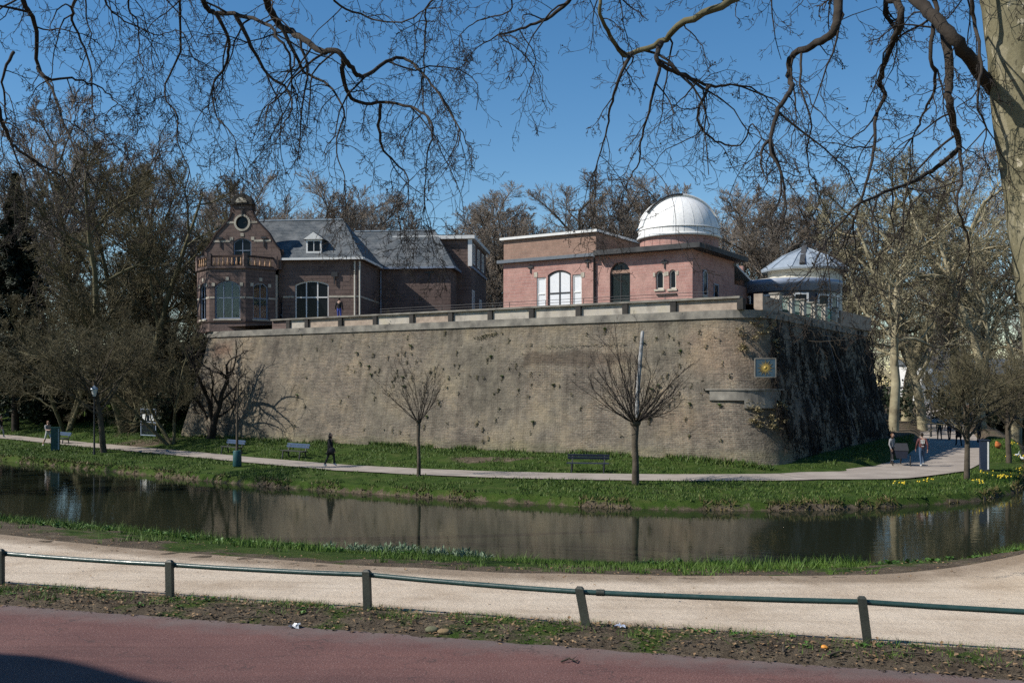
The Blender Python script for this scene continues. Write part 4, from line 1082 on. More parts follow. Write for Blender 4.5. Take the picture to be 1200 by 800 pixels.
mb = MB(POFF); mb.lathe([(3.4, 10.0), (2.5, 10.16), (0, 10.2)], (*QC, 0), 36); pp('ring_roof', mb, 'offwhite')
camang = math.atan2(-W(*QC).y, -W(*QC).x)
for off_, zb, zt, nm in ((-26, 7.6, 9.0, 'window'), (13, TERR + 0.02, 9.05, 'glazed_door'), (42, 7.5, 9.0, 'window'), (63, 7.5, 9.0, 'window'), (82, 7.5, 9.0, 'window'), (-60, 7.6, 9.0, 'window')):
    a = camang + math.radians(off_) - UANG
    cpt = Vector((QC[0] + 3.16 * math.cos(a), QC[1] + 3.16 * math.sin(a), 0)); ts = Vector((-math.sin(a), math.cos(a), 0)); nn = Vector((math.cos(a), math.sin(a), 0))
    fn = (lambda c, t, n: (lambda s, d, z: c + t * s - n * d + Vector((0, 0, z))))(cpt, ts, nn)
    window(pav, POFF, fn, -0.5, 0.5, zb, zt, 0, vs=(), d0=-0.12, fw=0.13, frame='white', sill=None, name=nm)
# ---------------------------------------------------------------- trees
def tubes(branches, sides):
    """branches: list of (pts, radii); one numpy mesh arrays (verts, quads)"""
    V, F, base = [], [], 0
    groups = {}
    for pts, rad in branches: groups.setdefault(len(pts), []).append((pts, rad))
    ang = 2 * np.pi * np.arange(sides) / sides
    for n, lst in groups.items():
        P = np.array([[tuple(q) for q in b[0]] for b in lst]); R = np.array([b[1] for b in lst])
        T = np.empty_like(P); T[:, 1:-1] = P[:, 2:] - P[:, :-2]; T[:, 0] = P[:, 1] - P[:, 0]; T[:, -1] = P[:, -1] - P[:, -2]
        T /= np.maximum(np.linalg.norm(T, axis=2, keepdims=True), 1e-6)
        D = P[:, -1] - P[:, 0]; D /= np.maximum(np.linalg.norm(D, axis=1, keepdims=True), 1e-6)
        ref = np.where(np.abs(D[:, 2:3]) < 0.8, np.array([[0, 0, 1.0]]), np.array([[1.0, 0.3, 0]]))
        A = np.cross(T, ref[:, None, :]); A /= np.maximum(np.linalg.norm(A, axis=2, keepdims=True), 1e-6)
        B = np.cross(T, A)
        vv = P[:, :, None, :] + (A[:, :, None, :] * np.cos(ang)[None, None, :, None] + B[:, :, None, :] * np.sin(ang)[None, None, :, None]) * R[:, :, None, None]
        nb_ = len(lst)
        ii = base + np.arange(nb_ * n * sides).reshape(nb_, n, sides)
        jj = np.roll(ii, -1, axis=2)
        F.append(np.stack([ii[:, :-1], jj[:, :-1], jj[:, 1:], ii[:, 1:]], -1).reshape(-1, 4))
        V.append(vv.reshape(-1, 3)); base += nb_ * n * sides
    return np.concatenate(V), np.concatenate(F)

def tube_mesh(name, by_sides, mat):
    V, F, b = [], [], 0
    for sides, brs in by_sides:
        if not brs: continue
        v, f = tubes(brs, sides); V.append(v); F.append(f + b); b += len(v)
    return np_mesh(name, np.concatenate(V), np.concatenate(F), True, mat)

def grow(rng, start, direction, L, r, lvl, P, out):
    seg = P['seg'][lvl]; wig = P['wig'][lvl]; trop = P['trop'][lvl]
    d = Vector(direction).normalized(); p = Vector(start); pts = [p.copy()]
    g = rng.gauss
    for i in range(seg):
        d = d + Vector((g(0, wig), g(0, wig), g(0, wig) + trop)); d.normalize()
        p = p + d * (L / seg); pts.append(p.copy())
    tip = P['tip'][lvl]
    rad = [max(P['rmin'], r * (1 - (1 - tip) * i / seg)) for i in range(seg + 1)]
    out.setdefault(lvl, []).append((pts, rad))
    if lvl + 1 >= len(P['seg']): return
    n = P['n'][lvl]; n = rng.randint(int(n * 0.8), int(math.ceil(n * 1.2)))
    t0 = P['t0'][lvl]
    az = rng.uniform(0, 6.28)
    for c in range(n):
        t = t0 + (1 - t0) * (c + rng.uniform(0.1, 0.9)) / n
        x = t * seg; i = min(int(x), seg - 1); q = pts[i].lerp(pts[i + 1], x - i)
        tg = (pts[i + 1] - pts[i]).normalized()
        az += 2.4 + g(0, 0.5)
        perp = tg.orthogonal().normalized(); perp.rotate(Matrix.Rotation(az, 3, tg))
        a = math.radians(P['ang'][lvl] * rng.uniform(0.65, 1.3))
        cd = tg * math.cos(a) + perp * math.sin(a)
        sh = P['shape'][lvl]
        cl = L * P['lr'][lvl] * (1 - sh * (t - t0) / (1 - t0 + 1e-6)) * rng.uniform(0.7, 1.2)
        cr = max(P['rmin'], min(rad[i] * 0.75, r * P['rr'][lvl] * (1 - 0.5 * t)))
        grow(rng, q, cd, cl, cr, lvl + 1, P, out)

TREES = {}
def tree_kind(key, seed, P, L, r, trunk_mat, twig_mat, split=2, lean=(0, 0, 1), stems=1):
    rng = random.Random(seed); out = {}
    for s in range(stems):
        if stems == 1: grow(rng, (0, 0, -0.3), lean, L, r, 0, P, out)
        else:
            a = 2 * math.pi * s / stems + rng.uniform(-0.4, 0.4)
            grow(rng, (0.25 * math.cos(a), 0.25 * math.sin(a), -0.3), (0.42 * math.cos(a), 0.42 * math.sin(a), 1), L * rng.uniform(0.8, 1.05), r * rng.uniform(0.7, 1.1), 0, P, out)
    sides = [8, 6, 4, 3, 3, 3]
    tk = tube_mesh(key + '_trunk', [(sides[l], out[l]) for l in sorted(out) if l < split], M[trunk_mat])
    cr = tube_mesh(key + '_crown', [(sides[l], out[l]) for l in sorted(out) if l >= split], M[twig_mat])
    TREES[key] = (tk, cr)

def put_tree(key, name, loc, h_scale, rz, label, group=None, cat='tree', w_scale=None):
    o = empty(name, loc, rz); w = h_scale if w_scale is None else w_scale
    o.scale = (w, w, h_scale)
    link('trunk', TREES[key][0], None, o); link('crown', TREES[key][1], None, o)
    return tag(o, label, cat, group)

# tall wood trees (about 22 m)
for i, sd in enumerate((11, 12, 13)):
    tree_kind('tall%d' % i, sd, dict(seg=[9, 7, 5, 3, 2], wig=[0.05, 0.12, 0.13, 0.13, 0.13], trop=[0.05, 0.09, 0.07, 0.07, 0.06], tip=[0.2, 0.25, 0.3, 0.4, 0.6],
        n=[17, 10, 9, 6], t0=[0.26, 0.2, 0.15, 0.1], ang=[46, 38, 36, 34], lr=[0.42, 0.50, 0.50, 0.62], shape=[0.55, 0.5, 0.45, 0.3], rr=[0.5, 0.5, 0.5, 0.6], rmin=0.013),
        20.0, 0.34, 'bark', 'twigbrown')
# dense olive multi-stem trees (about 20 m)
for i, sd in enumerate((21, 22)):
    tree_kind('olive%d' % i, sd, dict(seg=[9, 7, 5, 3, 2], wig=[0.07, 0.14, 0.14, 0.14, 0.14], trop=[0.03, 0.07, 0.08, 0.08, 0.06], tip=[0.2, 0.25, 0.3, 0.4, 0.6],
        n=[12, 10, 9, 7], t0=[0.14, 0.2, 0.15, 0.1], ang=[52, 42, 38, 35], lr=[0.45, 0.48, 0.48, 0.62], shape=[0.5, 0.5, 0.45, 0.3], rr=[0.5, 0.5, 0.5, 0.6], rmin=0.013),
        17.0, 0.30, 'mossbark', 'twigolive', stems=3)
# pale-barked planes
for i, sd in enumerate((31, 32)):
    tree_kind('plane%d' % i, sd, dict(seg=[9, 8, 6, 3, 2], wig=[0.12, 0.22, 0.20, 0.18, 0.18], trop=[0.03, 0.06, 0.03, 0.02, 0.0], tip=[0.3, 0.3, 0.3, 0.4, 0.6],
        n=[14, 10, 9, 6], t0=[0.2, 0.25, 0.2, 0.1], ang=[55, 46, 44, 40], lr=[0.5, 0.46, 0.46, 0.6], shape=[0.5, 0.4, 0.5, 0.4], rr=[0.5, 0.55, 0.5, 0.6], rmin=0.016),
        19.0, 0.44, 'farbark', 'twigpale', split=3)
# small park trees with rounded twiggy crowns (about 8 m)
for i, sd in enumerate((41, 42)):
    tree_kind('park%d' % i, sd, dict(seg=[6, 7, 5, 3, 2], wig=[0.04, 0.13, 0.17, 0.2, 0.2], trop=[0.0, 0.10, 0.05, 0.03, 0.0], tip=[0.6, 0.25, 0.3, 0.4, 0.6],
        n=[12, 11, 8, 5], t0=[0.5, 0.2, 0.15, 0.1], ang=[55, 40, 38, 36], lr=[1.15, 0.46, 0.46, 0.6], shape=[0.15, 0.5, 0.45, 0.3], rr=[0.55, 0.45, 0.5, 0.6], rmin=0.009),
        4.2, 0.175, 'bark', 'twigolive')
tree_kind('young', 45, dict(seg=[6, 5, 3, 2], wig=[0.02, 0.12, 0.17, 0.2], trop=[0.0, 0.05, 0.03, 0.0], tip=[0.5, 0.25, 0.4, 0.6],
        n=[10, 8, 4], t0=[0.5, 0.2, 0.15], ang=[38, 38, 40], lr=[0.33, 0.45, 0.5], shape=[0.3, 0.5, 0.4], rr=[0.4, 0.5, 0.6], rmin=0.006),
        4.6, 0.075, 'bark', 'twigdark', split=1)
tree_kind('bramble', 46, dict(seg=[7, 6, 4, 2], wig=[0.24, 0.26, 0.22, 0.22], trop=[0.02, 0.05, 0.04, 0.02], tip=[0.3, 0.3, 0.4, 0.6],
        n=[6, 6, 4], t0=[0.25, 0.2, 0.15], ang=[50, 45, 42], lr=[0.6, 0.5, 0.55], shape=[0.4, 0.4, 0.4], rr=[0.5, 0.5, 0.6], rmin=0.008),
        5.2, 0.17, 'darkbark', 'twigdark', split=2, stems=4)

def gpos(px, d): x = (px - 600) / FPX * d; return (x, d, hz(x, d))

# wood behind the bastion, in two rows
back = [(276, 104, 208, 0), (318, 112, 200, 1), (362, 106, 212, 2), (408, 118, 205, 0), (452, 110, 238, 1), (492, 104, 236, 2), (540, 112, 232, 0), (585, 106, 222, 1),
        (628, 116, 214, 2), (668, 108, 208, 0), (712, 114, 212, 1), (752, 106, 205, 2), (800, 118, 205, 0), (846, 108, 216, 1), (890, 112, 214, 2), (934, 104, 220, 0), (975, 112, 210, 1)]
BACK_LAB = ['behind the scrolled gable', 'behind the left end of the main slate roof', 'behind the white dormer', 'behind the valley between the two slate roofs', 'behind the middle of the second slate ridge',
            'behind the end of the second slate ridge', 'behind the dark rear block of the house', 'in the gap between the house and the observatory', 'behind the left end of the flat-roofed block', 'behind the middle of the flat-roofed block',
            'behind the right end of the flat-roofed block', 'just left of the white dome', 'directly behind the white dome', 'just right of the white dome', 'between the dome and the round pavilion', 'behind the zinc cone of the pavilion', 'beside the pale plane behind the pavilion']
for i, (px, d, yt, k) in enumerate(back):
    g_ = gpos(px, d); ht = CAM_Z + (HORIZ - yt) / FPX * d - g_[2]
    put_tree('tall%d' % k, 'bare_tree', g_, ht / 23.0, i * 1.7, 'tall bare brown-twigged tree rising ' + BACK_LAB[i], 'bare trees behind the bastion', w_scale=ht / 23.0 * 1.3)
back2 = [(250, 150), (330, 158), (420, 150), (505, 160), (580, 148), (650, 156), (735, 150), (820, 158), (905, 150), (985, 155), (1060, 150), (1140, 158), (1220, 150), (150, 150), (60, 152), (-40, 148)]
for i, (px, d) in enumerate(back2):
    g_ = gpos(px, d)
    put_tree('tall%d' % (i % 3), 'bare_tree', g_, (20.5 + (i * 37 % 5)) / 22.0, i * 2.3, 'hazy brown-twigged tree deep in the wood, half hidden by nearer trees', 'far trees of the wood', w_scale=1.25)
# left-hand wood
L_ = [('olive0', 150, 80, 128, 0.3, 'broad olive-twigged tree, tallest on the lawn left of the gabled house', None),
      ('tall1', 108, 96, 105, 1.1, 'tall slender bare tree rising behind the broad olive-twigged tree', None),
      ('olive1', 228, 92, 165, 2.0, 'olive-twigged bare tree directly behind the gabled house', None),
      ('tall2', 196, 110, 150, 0.4, 'bare grey tree far behind the gabled house beside the olive-twigged one', None),
      ('olive1', 78, 84, 260, 4.0, 'lower olive-twigged tree spreading over the lawn beside the dark conifer', None),
      ('olive0', -25, 92, 200, 2.6, 'bare tree at the lawn edge beyond the dark conifer', None),
      ('tall0', 40, 120, 190, 2.2, 'bare tree in the shade far behind the conifer', None)]
for (k, px, d, yt, rz, lab, grp) in L_:
    g_ = gpos(px, d); ht = CAM_Z + (HORIZ - yt) / FPX * d - g_[2]
    put_tree(k, 'bare_tree', g_, ht / (21.0 if k[0] == 'o' else 23.0), rz, lab, grp, w_scale=ht / 22.0 * 1.1)
# right-hand wood
R_ = [('plane0', 1047, 84, 205, 0.6, 'spreading pale-barked plane tree beside the shaded bastion end', None),
      ('plane1', 1082, 92, 215, 2.1, 'pale plane tree beside the avenue, behind the spreading plane', None),
      ('plane0', 1125, 112, 190, 3.3, 'pale plane tree far along the avenue beyond the strollers', None),
      ('plane1', 1190, 96, 205, 0.2, 'pale plane tree on the canal side of the avenue', None),
      ('plane1', 1010, 112, 200, 4.4, 'pale plane tree rising behind the round pavilion', None),
      ('plane0', 1062, 104, 195, 5.0, 'pale plane tree set back between the two nearest planes of the avenue', None),
      ('plane1', 1150, 88, 215, 1.4, 'pale plane tree overhanging the small round-crowned park tree', None),
      ('tall1', 1160, 120, 200, 1.2, 'slender brown tree between the planes of the avenue', None)]
for (k, px, d, yt, rz, lab, grp) in R_:
    g_ = gpos(px, d); ht = CAM_Z + (HORIZ - yt) / FPX * d - g_[2]
    put_tree(k, 'plane_tree' if k[0] == 'p' else 'bare_tree', g_, ht / 21.0, rz, lab, grp, w_scale=ht / 20.5)
# small bank trees
def bank_tree(key, px, py, d, ht, rz, lab, name='park_tree', native=9.0, w=None):
    x = (px - 600) / FPX * d
    return put_tree(key, name, (x, d, hz(x, d)), ht / native, rz, lab, w_scale=w or ht / native)
bt = bank_tree('park0', 122, 528, 64.5, 11.0, 0.3, 'dark mossy tree on the canal bank beside the street lamp')
bt.rotation_euler = (0, math.radians(-7), 0.3)
bank_tree('park1', 1133, 560, 46.8, 7.8, 1.3, 'small round-crowned bare tree on the grass beside the dark information pillar')
bank_tree('park0', 1182, 543, 55.0, 8.6, 2.9, 'slanting bare park tree on the grass among the daffodils')
bank_tree('park1', 1215, 520, 66.0, 9.0, 0.6, 'bare park tree on the canal edge behind the daffodil lawn')
big = put_tree('olive1', 'leaning_tree', gpos(200, 69.0), 0.60, 2.9, 'forked mossy tree leaning away from the rounded bastion end', w_scale=0.60)
big.rotation_euler = (0, math.radians(-22), 0)
shr = put_tree('bramble', 'climbing_shrub', (gpos(232, 68.5)[0], 72.0, hz(-23, 71.8)), 1.4, 0.8, 'dark leafless sprawling shrub-tree spread against the sunny bastion wall', cat='shrub', w_scale=1.45)
shr.rotation_euler = (0, math.radians(24), 0.8)
yt_ = put_tree('young', 'young_tree', gpos(278, 53.6), 1.12, 0.5, 'thin young tree with a dark guard round its foot on the canal bank')
mb = MB(); mb.lathe([(0.20, 0.0), (0.22, 0.05), (0.2, 0.75), (0.18, 0.78), (0.15, 0.7), (0.15, 0.0)], n=14); mb.build('trunk_guard', M['teal'], yt_)
# ivy-dark conifer and evergreen bushes
def leaf_cloud(rng, n, fn, size, flat=0.35):
    V = np.empty((n, 4, 3)); 
    for i in range(n):
        c, nr_ = fn(rng)
        nr_ = (nr_ + Vector((rng.gauss(0, flat), rng.gauss(0, flat), rng.gauss(0, flat)))).normalized()
        a = nr_.orthogonal().normalized(); a.rotate(Matrix.Rotation(rng.uniform(0, 6.28), 3, nr_)); b2 = nr_.cross(a)
        s = size * rng.uniform(0.6, 1.4); w = s * 0.55
        V[i] = [tuple(c - a * s * 0.5), tuple(c + b2 * w * 0.5), tuple(c + a * s * 0.5), tuple(c - b2 * w * 0.5)]
    return V.reshape(-1, 3), np.arange(n * 4).reshape(n, 4)
rng = random.Random(5)
cn = empty('conifer', gpos(18, 88), 0); ch_ = 23.0
def cfn(r):
    t = r.random() ** 0.65; z = 2.0 + (ch_ - 2.0) * t
    rr_ = (1 - t) * 5.6 + 0.15; a = r.uniform(0, 6.28); lay = 0.55 + 0.45 * math.sin(z * 4.2 + 2 * math.sin(a * 3))
    q = rr_ * (0.35 + 0.65 * r.random() ** 0.4) * (0.62 + 0.38 * lay) * (0.8 + 0.3 * math.sin(a * 5 + z))
    return Vector((q * math.cos(a), q * math.sin(a), z - 0.22 * q)), Vector((0.3 * math.cos(a), 0.3 * math.sin(a), 1))
v_, f_ = leaf_cloud(rng, 24000, cfn, 0.42, 0.5)
mb = MB(); mb.tube([(0, 0, -0.3), (0, 0, 10), (0, 0, ch_)], [0.35, 0.2, 0.03], 8); mb.build('trunk', M['darkbark'], cn)
link('crown', np_mesh('conifer_crown', v_, f_, False, M['needle']), None, cn)
tag(cn, 'dark pointed conifer standing on the lawn at the wood edge', 'tree')
def bush_mesh(seed, n, size):
    rng = random.Random(seed); blobs = [(Vector((rng.gauss(0, 0.5), rng.gauss(0, 0.5), rng.uniform(0.25, 0.85))), rng.uniform(0.3, 0.55)) for _ in range(9)]
    def fn(r):
        c, q = r.choice(blobs); d = Vector((r.gauss(0, 1), r.gauss(0, 1), r.gauss(0, 1))).normalized()
        p = c + d * q * r.uniform(0.6, 1.0); p.z = max(0.02, p.z)
        return p, d + Vector((0, 0, 0.4))
    v, f = leaf_cloud(rng, n, fn, size); return np_mesh('bush_leaves', v, f, False, M['evergreen'])
bush_a, bush_b = bush_mesh(1, 4200, 0.085), bush_mesh(2, 4200, 0.085)
bushes = [(20, 96, 5.5), (75, 92, 5.0), (120, 98, 6.0), (160, 88, 5.2), (190, 84, 5.6), (205, 92, 7.0), (-20, 104, 7.0), (48, 108, 7), (98, 106, 6.5), (140, 110, 7.0), (178, 100, 6.5), (235, 98, 7.0), (1010, 100, 5.0), (1165, 108, 4.5), (1205, 112, 5.5)]
for i, (px, d, s) in enumerate(bushes):
    g_ = gpos(px, d); o = empty('evergreen_bush', g_, i * 1.3); o.scale = (s * 0.95, s * 0.8, s * 0.8)
    link('foliage', bush_a if i % 2 else bush_b, None, o)
    tag(o, 'dark evergreen bush growing in the shade of the wood' if px < 900 else 'dark evergreen bush between the planes of the avenue', 'bush', 'evergreen bushes in the wood' if px < 900 else 'evergreen bushes by the avenue')
# pollarded trees in front of the wall
def pollard(px, d, th, spread, hgt, n, seed, lab, rtrunk, leader=False):
    rng = random.Random(seed); x = (px - 600) / FPX * d
    o = tag(empty('pollard_tree', (x, d, hz(x, d))), lab, 'tree')
    mb = MB(); mb.tube([(0, 0, -0.3), (0.02, 0, th * 0.35), (-0.02, 0.01, th * 0.7), (0, 0, th), (0, 0, th + 0.18)], [rtrunk * 1.25, rtrunk, rtrunk * 0.92, rtrunk * 1.15, rtrunk * 0.8], 10)
    mb.ell((0, 0, th + 0.12), (rtrunk * 1.7, rtrunk * 1.7, rtrunk * 1.5), 10, 7)
    mb.build('trunk', M['bark'], o)
    out = {}
    P = dict(seg=[8, 4, 2], wig=[0.095, 0.15, 0.2], trop=[0.05, 0.06, 0.03], tip=[0.25, 0.3, 0.6], n=[7, 3], t0=[0.2, 0.15], ang=[24, 34], lr=[0.38, 0.4], shape=[0.5, 0.4], rr=[0.55, 0.6], rmin=0.006)
    for k in range(n):
        a = 2 * math.pi * k / n + rng.uniform(-0.2, 0.2); el = rng.uniform(0.15, 1.35) if k % 3 else rng.uniform(0.1, 0.6)
        L = hgt * rng.uniform(0.66, 1.15) * (0.75 + 0.25 * math.sin(el))
        dr = Vector((math.cos(a) * math.cos(el) * spread, math.sin(a) * math.cos(el) * spread, 0.35 + math.sin(el)))
        grow(rng, (0.08 * math.cos(a), 0.08 * math.sin(a), th + 0.1), dr, L, rng.uniform(0.022, 0.04) * (rtrunk / 0.15), 0, P, out)
    link('crown', tube_mesh('pollard_crown', [(5, out[0]), (3, out[1]), (3, out[2])], M['twigdark']), None, o)
    if leader:
        mb = MB(); mb.tube([(0.06, 0.12, th + 0.05), (0.12, 0.12, th + 1.4), (0.24, 0.12, th + 3.0), (0.34, 0.12, th + 4.15), (0.35, 0.12, th + 4.2)], [0.085, 0.09, 0.085, 0.075, 0.04], 10)
        mb.build('cut_leader', mottled('pale_dead_wood', (0.12, 0.12, 0.12), (0.42, 0.42, 0.41), 3.0, 0.8, fine=12), o)['label'] = 'pale grey cut-off central stem'
    return o
pollard(490.5, 47.6, 2.55, 0.85, 3.1, 19, 3, 'small pollarded tree with a narrow brush of upright shoots below the wall', 0.09)
pollard(744.5, 43.8, 2.65, 1.5, 4.3, 38, 4, 'larger pollarded tree with wide brush crown and pale cut stem below the wall', 0.15, True)

# hanging bare vines on the shaded face
rng = random.Random(17); out = {}
P = dict(seg=[8, 5, 2], wig=[0.28, 0.3, 0.3], trop=[-0.16, -0.1, -0.05], tip=[0.3, 0.4, 0.6], n=[6, 3], t0=[0.15, 0.1], ang=[45, 45], lr=[0.4, 0.4], shape=[0.3, 0.3], rr=[0.6, 0.6], rmin=0.007)
for k in range(16):
    v = 3.5 + k * 1.25 + rng.uniform(-0.4, 0.4)
    zt_ = rng.uniform(5.4, 7.2); grow(rng, W(35.0 - batter(min(zt_, 6.5)) + 0.15, v, zt_), UD * 0.5 + VD * rng.uniform(-0.6, 0.3), rng.uniform(1.8, 4.2), rng.uniform(0.012, 0.022), 0, P, out)
vine = tag(link('bare_vines', tube_mesh('bare_vines', [(5, out[0]), (3, out[1]), (3, out[2])], M['bark'])), 'leafless grey vines trailing over the shaded bastion face below the green railing', 'vines', kind='stuff')

# added dark stems deepening the shade of that face, thinning towards corner and top
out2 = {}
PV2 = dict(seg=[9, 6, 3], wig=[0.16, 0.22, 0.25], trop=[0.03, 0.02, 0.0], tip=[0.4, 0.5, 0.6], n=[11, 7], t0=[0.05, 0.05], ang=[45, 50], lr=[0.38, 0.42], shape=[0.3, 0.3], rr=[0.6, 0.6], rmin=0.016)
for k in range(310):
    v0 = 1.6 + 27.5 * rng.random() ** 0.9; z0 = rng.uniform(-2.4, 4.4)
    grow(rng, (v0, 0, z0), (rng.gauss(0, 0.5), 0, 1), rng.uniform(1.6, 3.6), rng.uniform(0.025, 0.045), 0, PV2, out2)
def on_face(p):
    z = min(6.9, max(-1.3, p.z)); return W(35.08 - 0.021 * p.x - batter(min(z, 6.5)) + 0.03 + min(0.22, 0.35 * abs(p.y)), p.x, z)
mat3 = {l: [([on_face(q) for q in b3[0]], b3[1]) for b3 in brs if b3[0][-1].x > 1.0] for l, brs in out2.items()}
tag(link('shade_stems', tube_mesh('shade_stems', [(5, mat3[0]), (3, mat3[1]), (3, mat3[2])], M['twigdark'])), 'dense dark stems added over the shaded bastion face to deepen its shade', 'climber', kind='stuff')

# ---------------------------------------------------------------- overhanging plane trees in the foreground
rng = random.Random(23)
PT = dict(seg=[9, 6, 4, 3], wig=[0.24, 0.32, 0.32, 0.3], trop=[-0.17, -0.12, -0.05, -0.02], tip=[0.3, 0.35, 0.45, 0.6],
          n=[5, 4, 2], t0=[0.12, 0.15, 0.2], ang=[46, 48, 45], lr=[0.44, 0.45, 0.5], shape=[0.3, 0.35, 0.3], rr=[0.5, 0.55, 0.65], rmin=0.0042)
PB = dict(PT); PB['n'] = [6, 5, 2]
def smooth_limb(pts, rads, n):
    """Catmull-Rom resample with slight kinks"""
    P3 = [Vector(p) for p in pts]; out, ro = [], []
    for i in range(len(P3) - 1):
        p0, p1, p2, p3 = P3[max(0, i - 1)], P3[i], P3[i + 1], P3[min(len(P3) - 1, i + 2)]
        for k in range(n):
            t = k / n
            out.append(0.5 * ((2 * p1) + (p2 - p0) * t + (2 * p0 - 5 * p1 + 4 * p2 - p3) * t * t + (3 * p1 - p0 - 3 * p2 + p3) * t ** 3)
                       + Vector((rng.gauss(0, 0.012), rng.gauss(0, 0.012), rng.gauss(0, 0.012)))); ro.append(rads[i] + (rads[i + 1] - rads[i]) * t)
    out.append(P3[-1]); ro.append(rads[-1]); return out, ro
def plane_foreground(root, trunk_pts, trunk_r, limbs, lab):
    base = Vector(trunk_pts[0]); o = tag(empty(root, base), lab, 'tree')
    mb = MB(base); q, r = smooth_limb(trunk_pts, trunk_r, 6); mb.tube(q, r, 24); mb.build('trunk', M['planebark'], o)
    tw = {}
    for (pre, px, d, r0, r1, dens) in limbs:
        pts = [Vector(p) for p in pre]
        nd = len(px)
        for i, (x, y) in enumerate(px):
            dd = d + 0.9 * math.sin(i * 0.9 + d) * min(1, i / 2)
            pts.append(at(x, y, dd))
        n = len(pts); rr_ = [r0 + (r1 - r0) * (i / (n - 1)) ** 0.8 for i in range(n)]
        q, r = smooth_limb(pts, rr_, 5)
        mb = MB(base); mb.tube(q, r, 10); mb.build('limb', M['mossbark'] if dens < 0 else M['darkbark'], o)
        dens = abs(dens)
        # side branches
        acc_ = 0
        for i in range(1, len(q)):
            sl = (q[i] - q[i - 1]).length; acc_ += sl
            if q[i].z > 11.8: acc_ = 0; continue
            step = 0.70 / dens
            while acc_ > step:
                acc_ -= step * rng.uniform(0.7, 1.3)
                dr = Vector((rng.gauss(0, 0.7), rng.gauss(0, 0.55), rng.uniform(-0.9, 0.25)))
                L = rng.choice((0.8, 1.2, 1.7, 2.4)) * rng.uniform(0.7, 1.2)
                grow(rng, q[i - 1].lerp(q[i], rng.random()), dr, L, min(r[i] * 0.6, 0.006 + 0.0075 * L), 0, PT, tw)
        # the end runs out into drooping twigs
        for k in range(3):
            grow(rng, q[-1], (q[-1] - q[-4]).normalized() + Vector((rng.gauss(0, 0.4), rng.gauss(0, 0.3), -0.25)), rng.uniform(1.0, 2.0), r[-1] * 0.9, 0, PB, tw)
    V, F, b_ = [], [], 0
    for s, l in ((5, 0), (3, 1), (3, 2), (3, 3)):
        if l in tw:
            v, f = tubes(tw[l], s); V.append(v); F.append(f + b_); b_ += len(v)
    link('twigs', np_mesh('plane_twigs', np.concatenate(V) - np.array(base)[None, :], np.concatenate(F), True, M['twigdark']), None, o)
    # a few seed balls
    mb = MB(base); ends = [b2[0][-1] for b2 in tw.get(1, [])]
    for e in rng.sample(ends, min(70, len(ends))): mb.ell(e, (0.017, 0.017, 0.017), 6, 4)
    s_ = mb.build('seed_balls', M['twigdark'], o); s_['kind'] = 'stuff'
    return o
tR = [(9.05, 15.0, hz(9.05, 15) - 0.25), (8.75, 15.0, 1.2), (8.44, 15.0, 3.8), (8.06, 15.0, 6.4), (7.72, 15.0, 8.9), (7.3, 15.1, 11.5), (6.9, 15.2, 14.5), (6.7, 15.3, 18.0)]
limR = [([], [(1168, 112), (1150, 88), (1128, 58), (1100, 25), (1070, -2), (1035, -40)], 15.2, 0.10, 0.085, 0.8),
        ([(6.9, 15.2, 14.0), (6.5, 15.6, 12.0)], [(985, -40), (984, 5), (976, 38), (952, 54), (927, 66), (924, 88), (928, 104), (912, 128), (903, 163)], 16.2, 0.10, 0.03, 0.9),
        ([(7.0, 15.2, 13.5), (5.4, 16.0, 12.3)], [(880, -28), (855, 2), (803, 26), (774, 50), (740, 62), (730, 64), (716, 42), (702, 10), (706, -14)], 17.0, 0.09, 0.024, -1.0),
        ([], [(775, 50), (770, 70), (795, 86), (832, 100), (856, 99)], 17.0, 0.05, 0.02, 1.3),
        ([], [(740, 62), (727, 90), (716, 118), (712, 150), (700, 190)], 17.0, 0.035, 0.012, 1.3),
        ([], [(775, 70), (765, 110), (752, 160), (748, 190), (735, 215)], 17.2, 0.03, 0.010, 1.2),
        ([], [(832, 100), (818, 130), (822, 150), (838, 165), (868, 170), (880, 145), (893, 162)], 17.3, 0.028, 0.010, 1.2),
        ([(7.1, 15.2, 12.5)], [(1046, -30), (1052, 2), (1057, 20), (1043, 60), (1032, 95), (1037, 114), (1026, 138), (1023, 180), (1012, 225), (1000, 262)], 16.0, 0.075, 0.014, 0.9),
        ([], [(1108, 35), (1113, 80), (1112, 118), (1118, 150), (1124, 172), (1098, 196), (1068, 214), (1030, 228), (1002, 243), (968, 282)], 15.6, 0.075, 0.014, 1.0),
        ([], [(1124, 172), (1128, 205), (1122, 240), (1135, 280), (1136, 300)], 15.6, 0.03, 0.008, 1.0),
        ([(7.2, 15.2, 12.0)], [(1092, -35), (1098, 10), (1090, 60), (1096, 100), (1082, 135), (1070, 160)], 15.4, 0.05, 0.012, 1.0),
        ([(7.3, 15.1, 12.0)], [(1140, -25), (1142, 30), (1150, 75), (1146, 120), (1156, 150)], 14.6, 0.04, 0.012, 0.8),
        ([(6.8, 15.3, 15.0), (3.0, 16.5, 13.0)], [(690, -50), (672, -5), (640, 22), (610, 34), (585, 40)], 18.0, 0.07, 0.016, 1.2),
        ([], [(940, 62), (938, 100), (950, 140), (946, 185), (958, 225)], 16.4, 0.022, 0.008, 0.9),
        ([], [(1030, 228), (1022, 260), (1030, 300)], 15.8, 0.02, 0.008, 0.8)]
plane_foreground('foreground_plane_tree', tR, [0.98, 0.66, 0.58, 0.55, 0.52, 0.46, 0.38, 0.2], limR, 'thick mottled plane trunk beside the sandy path, its bare limbs hanging overhead')
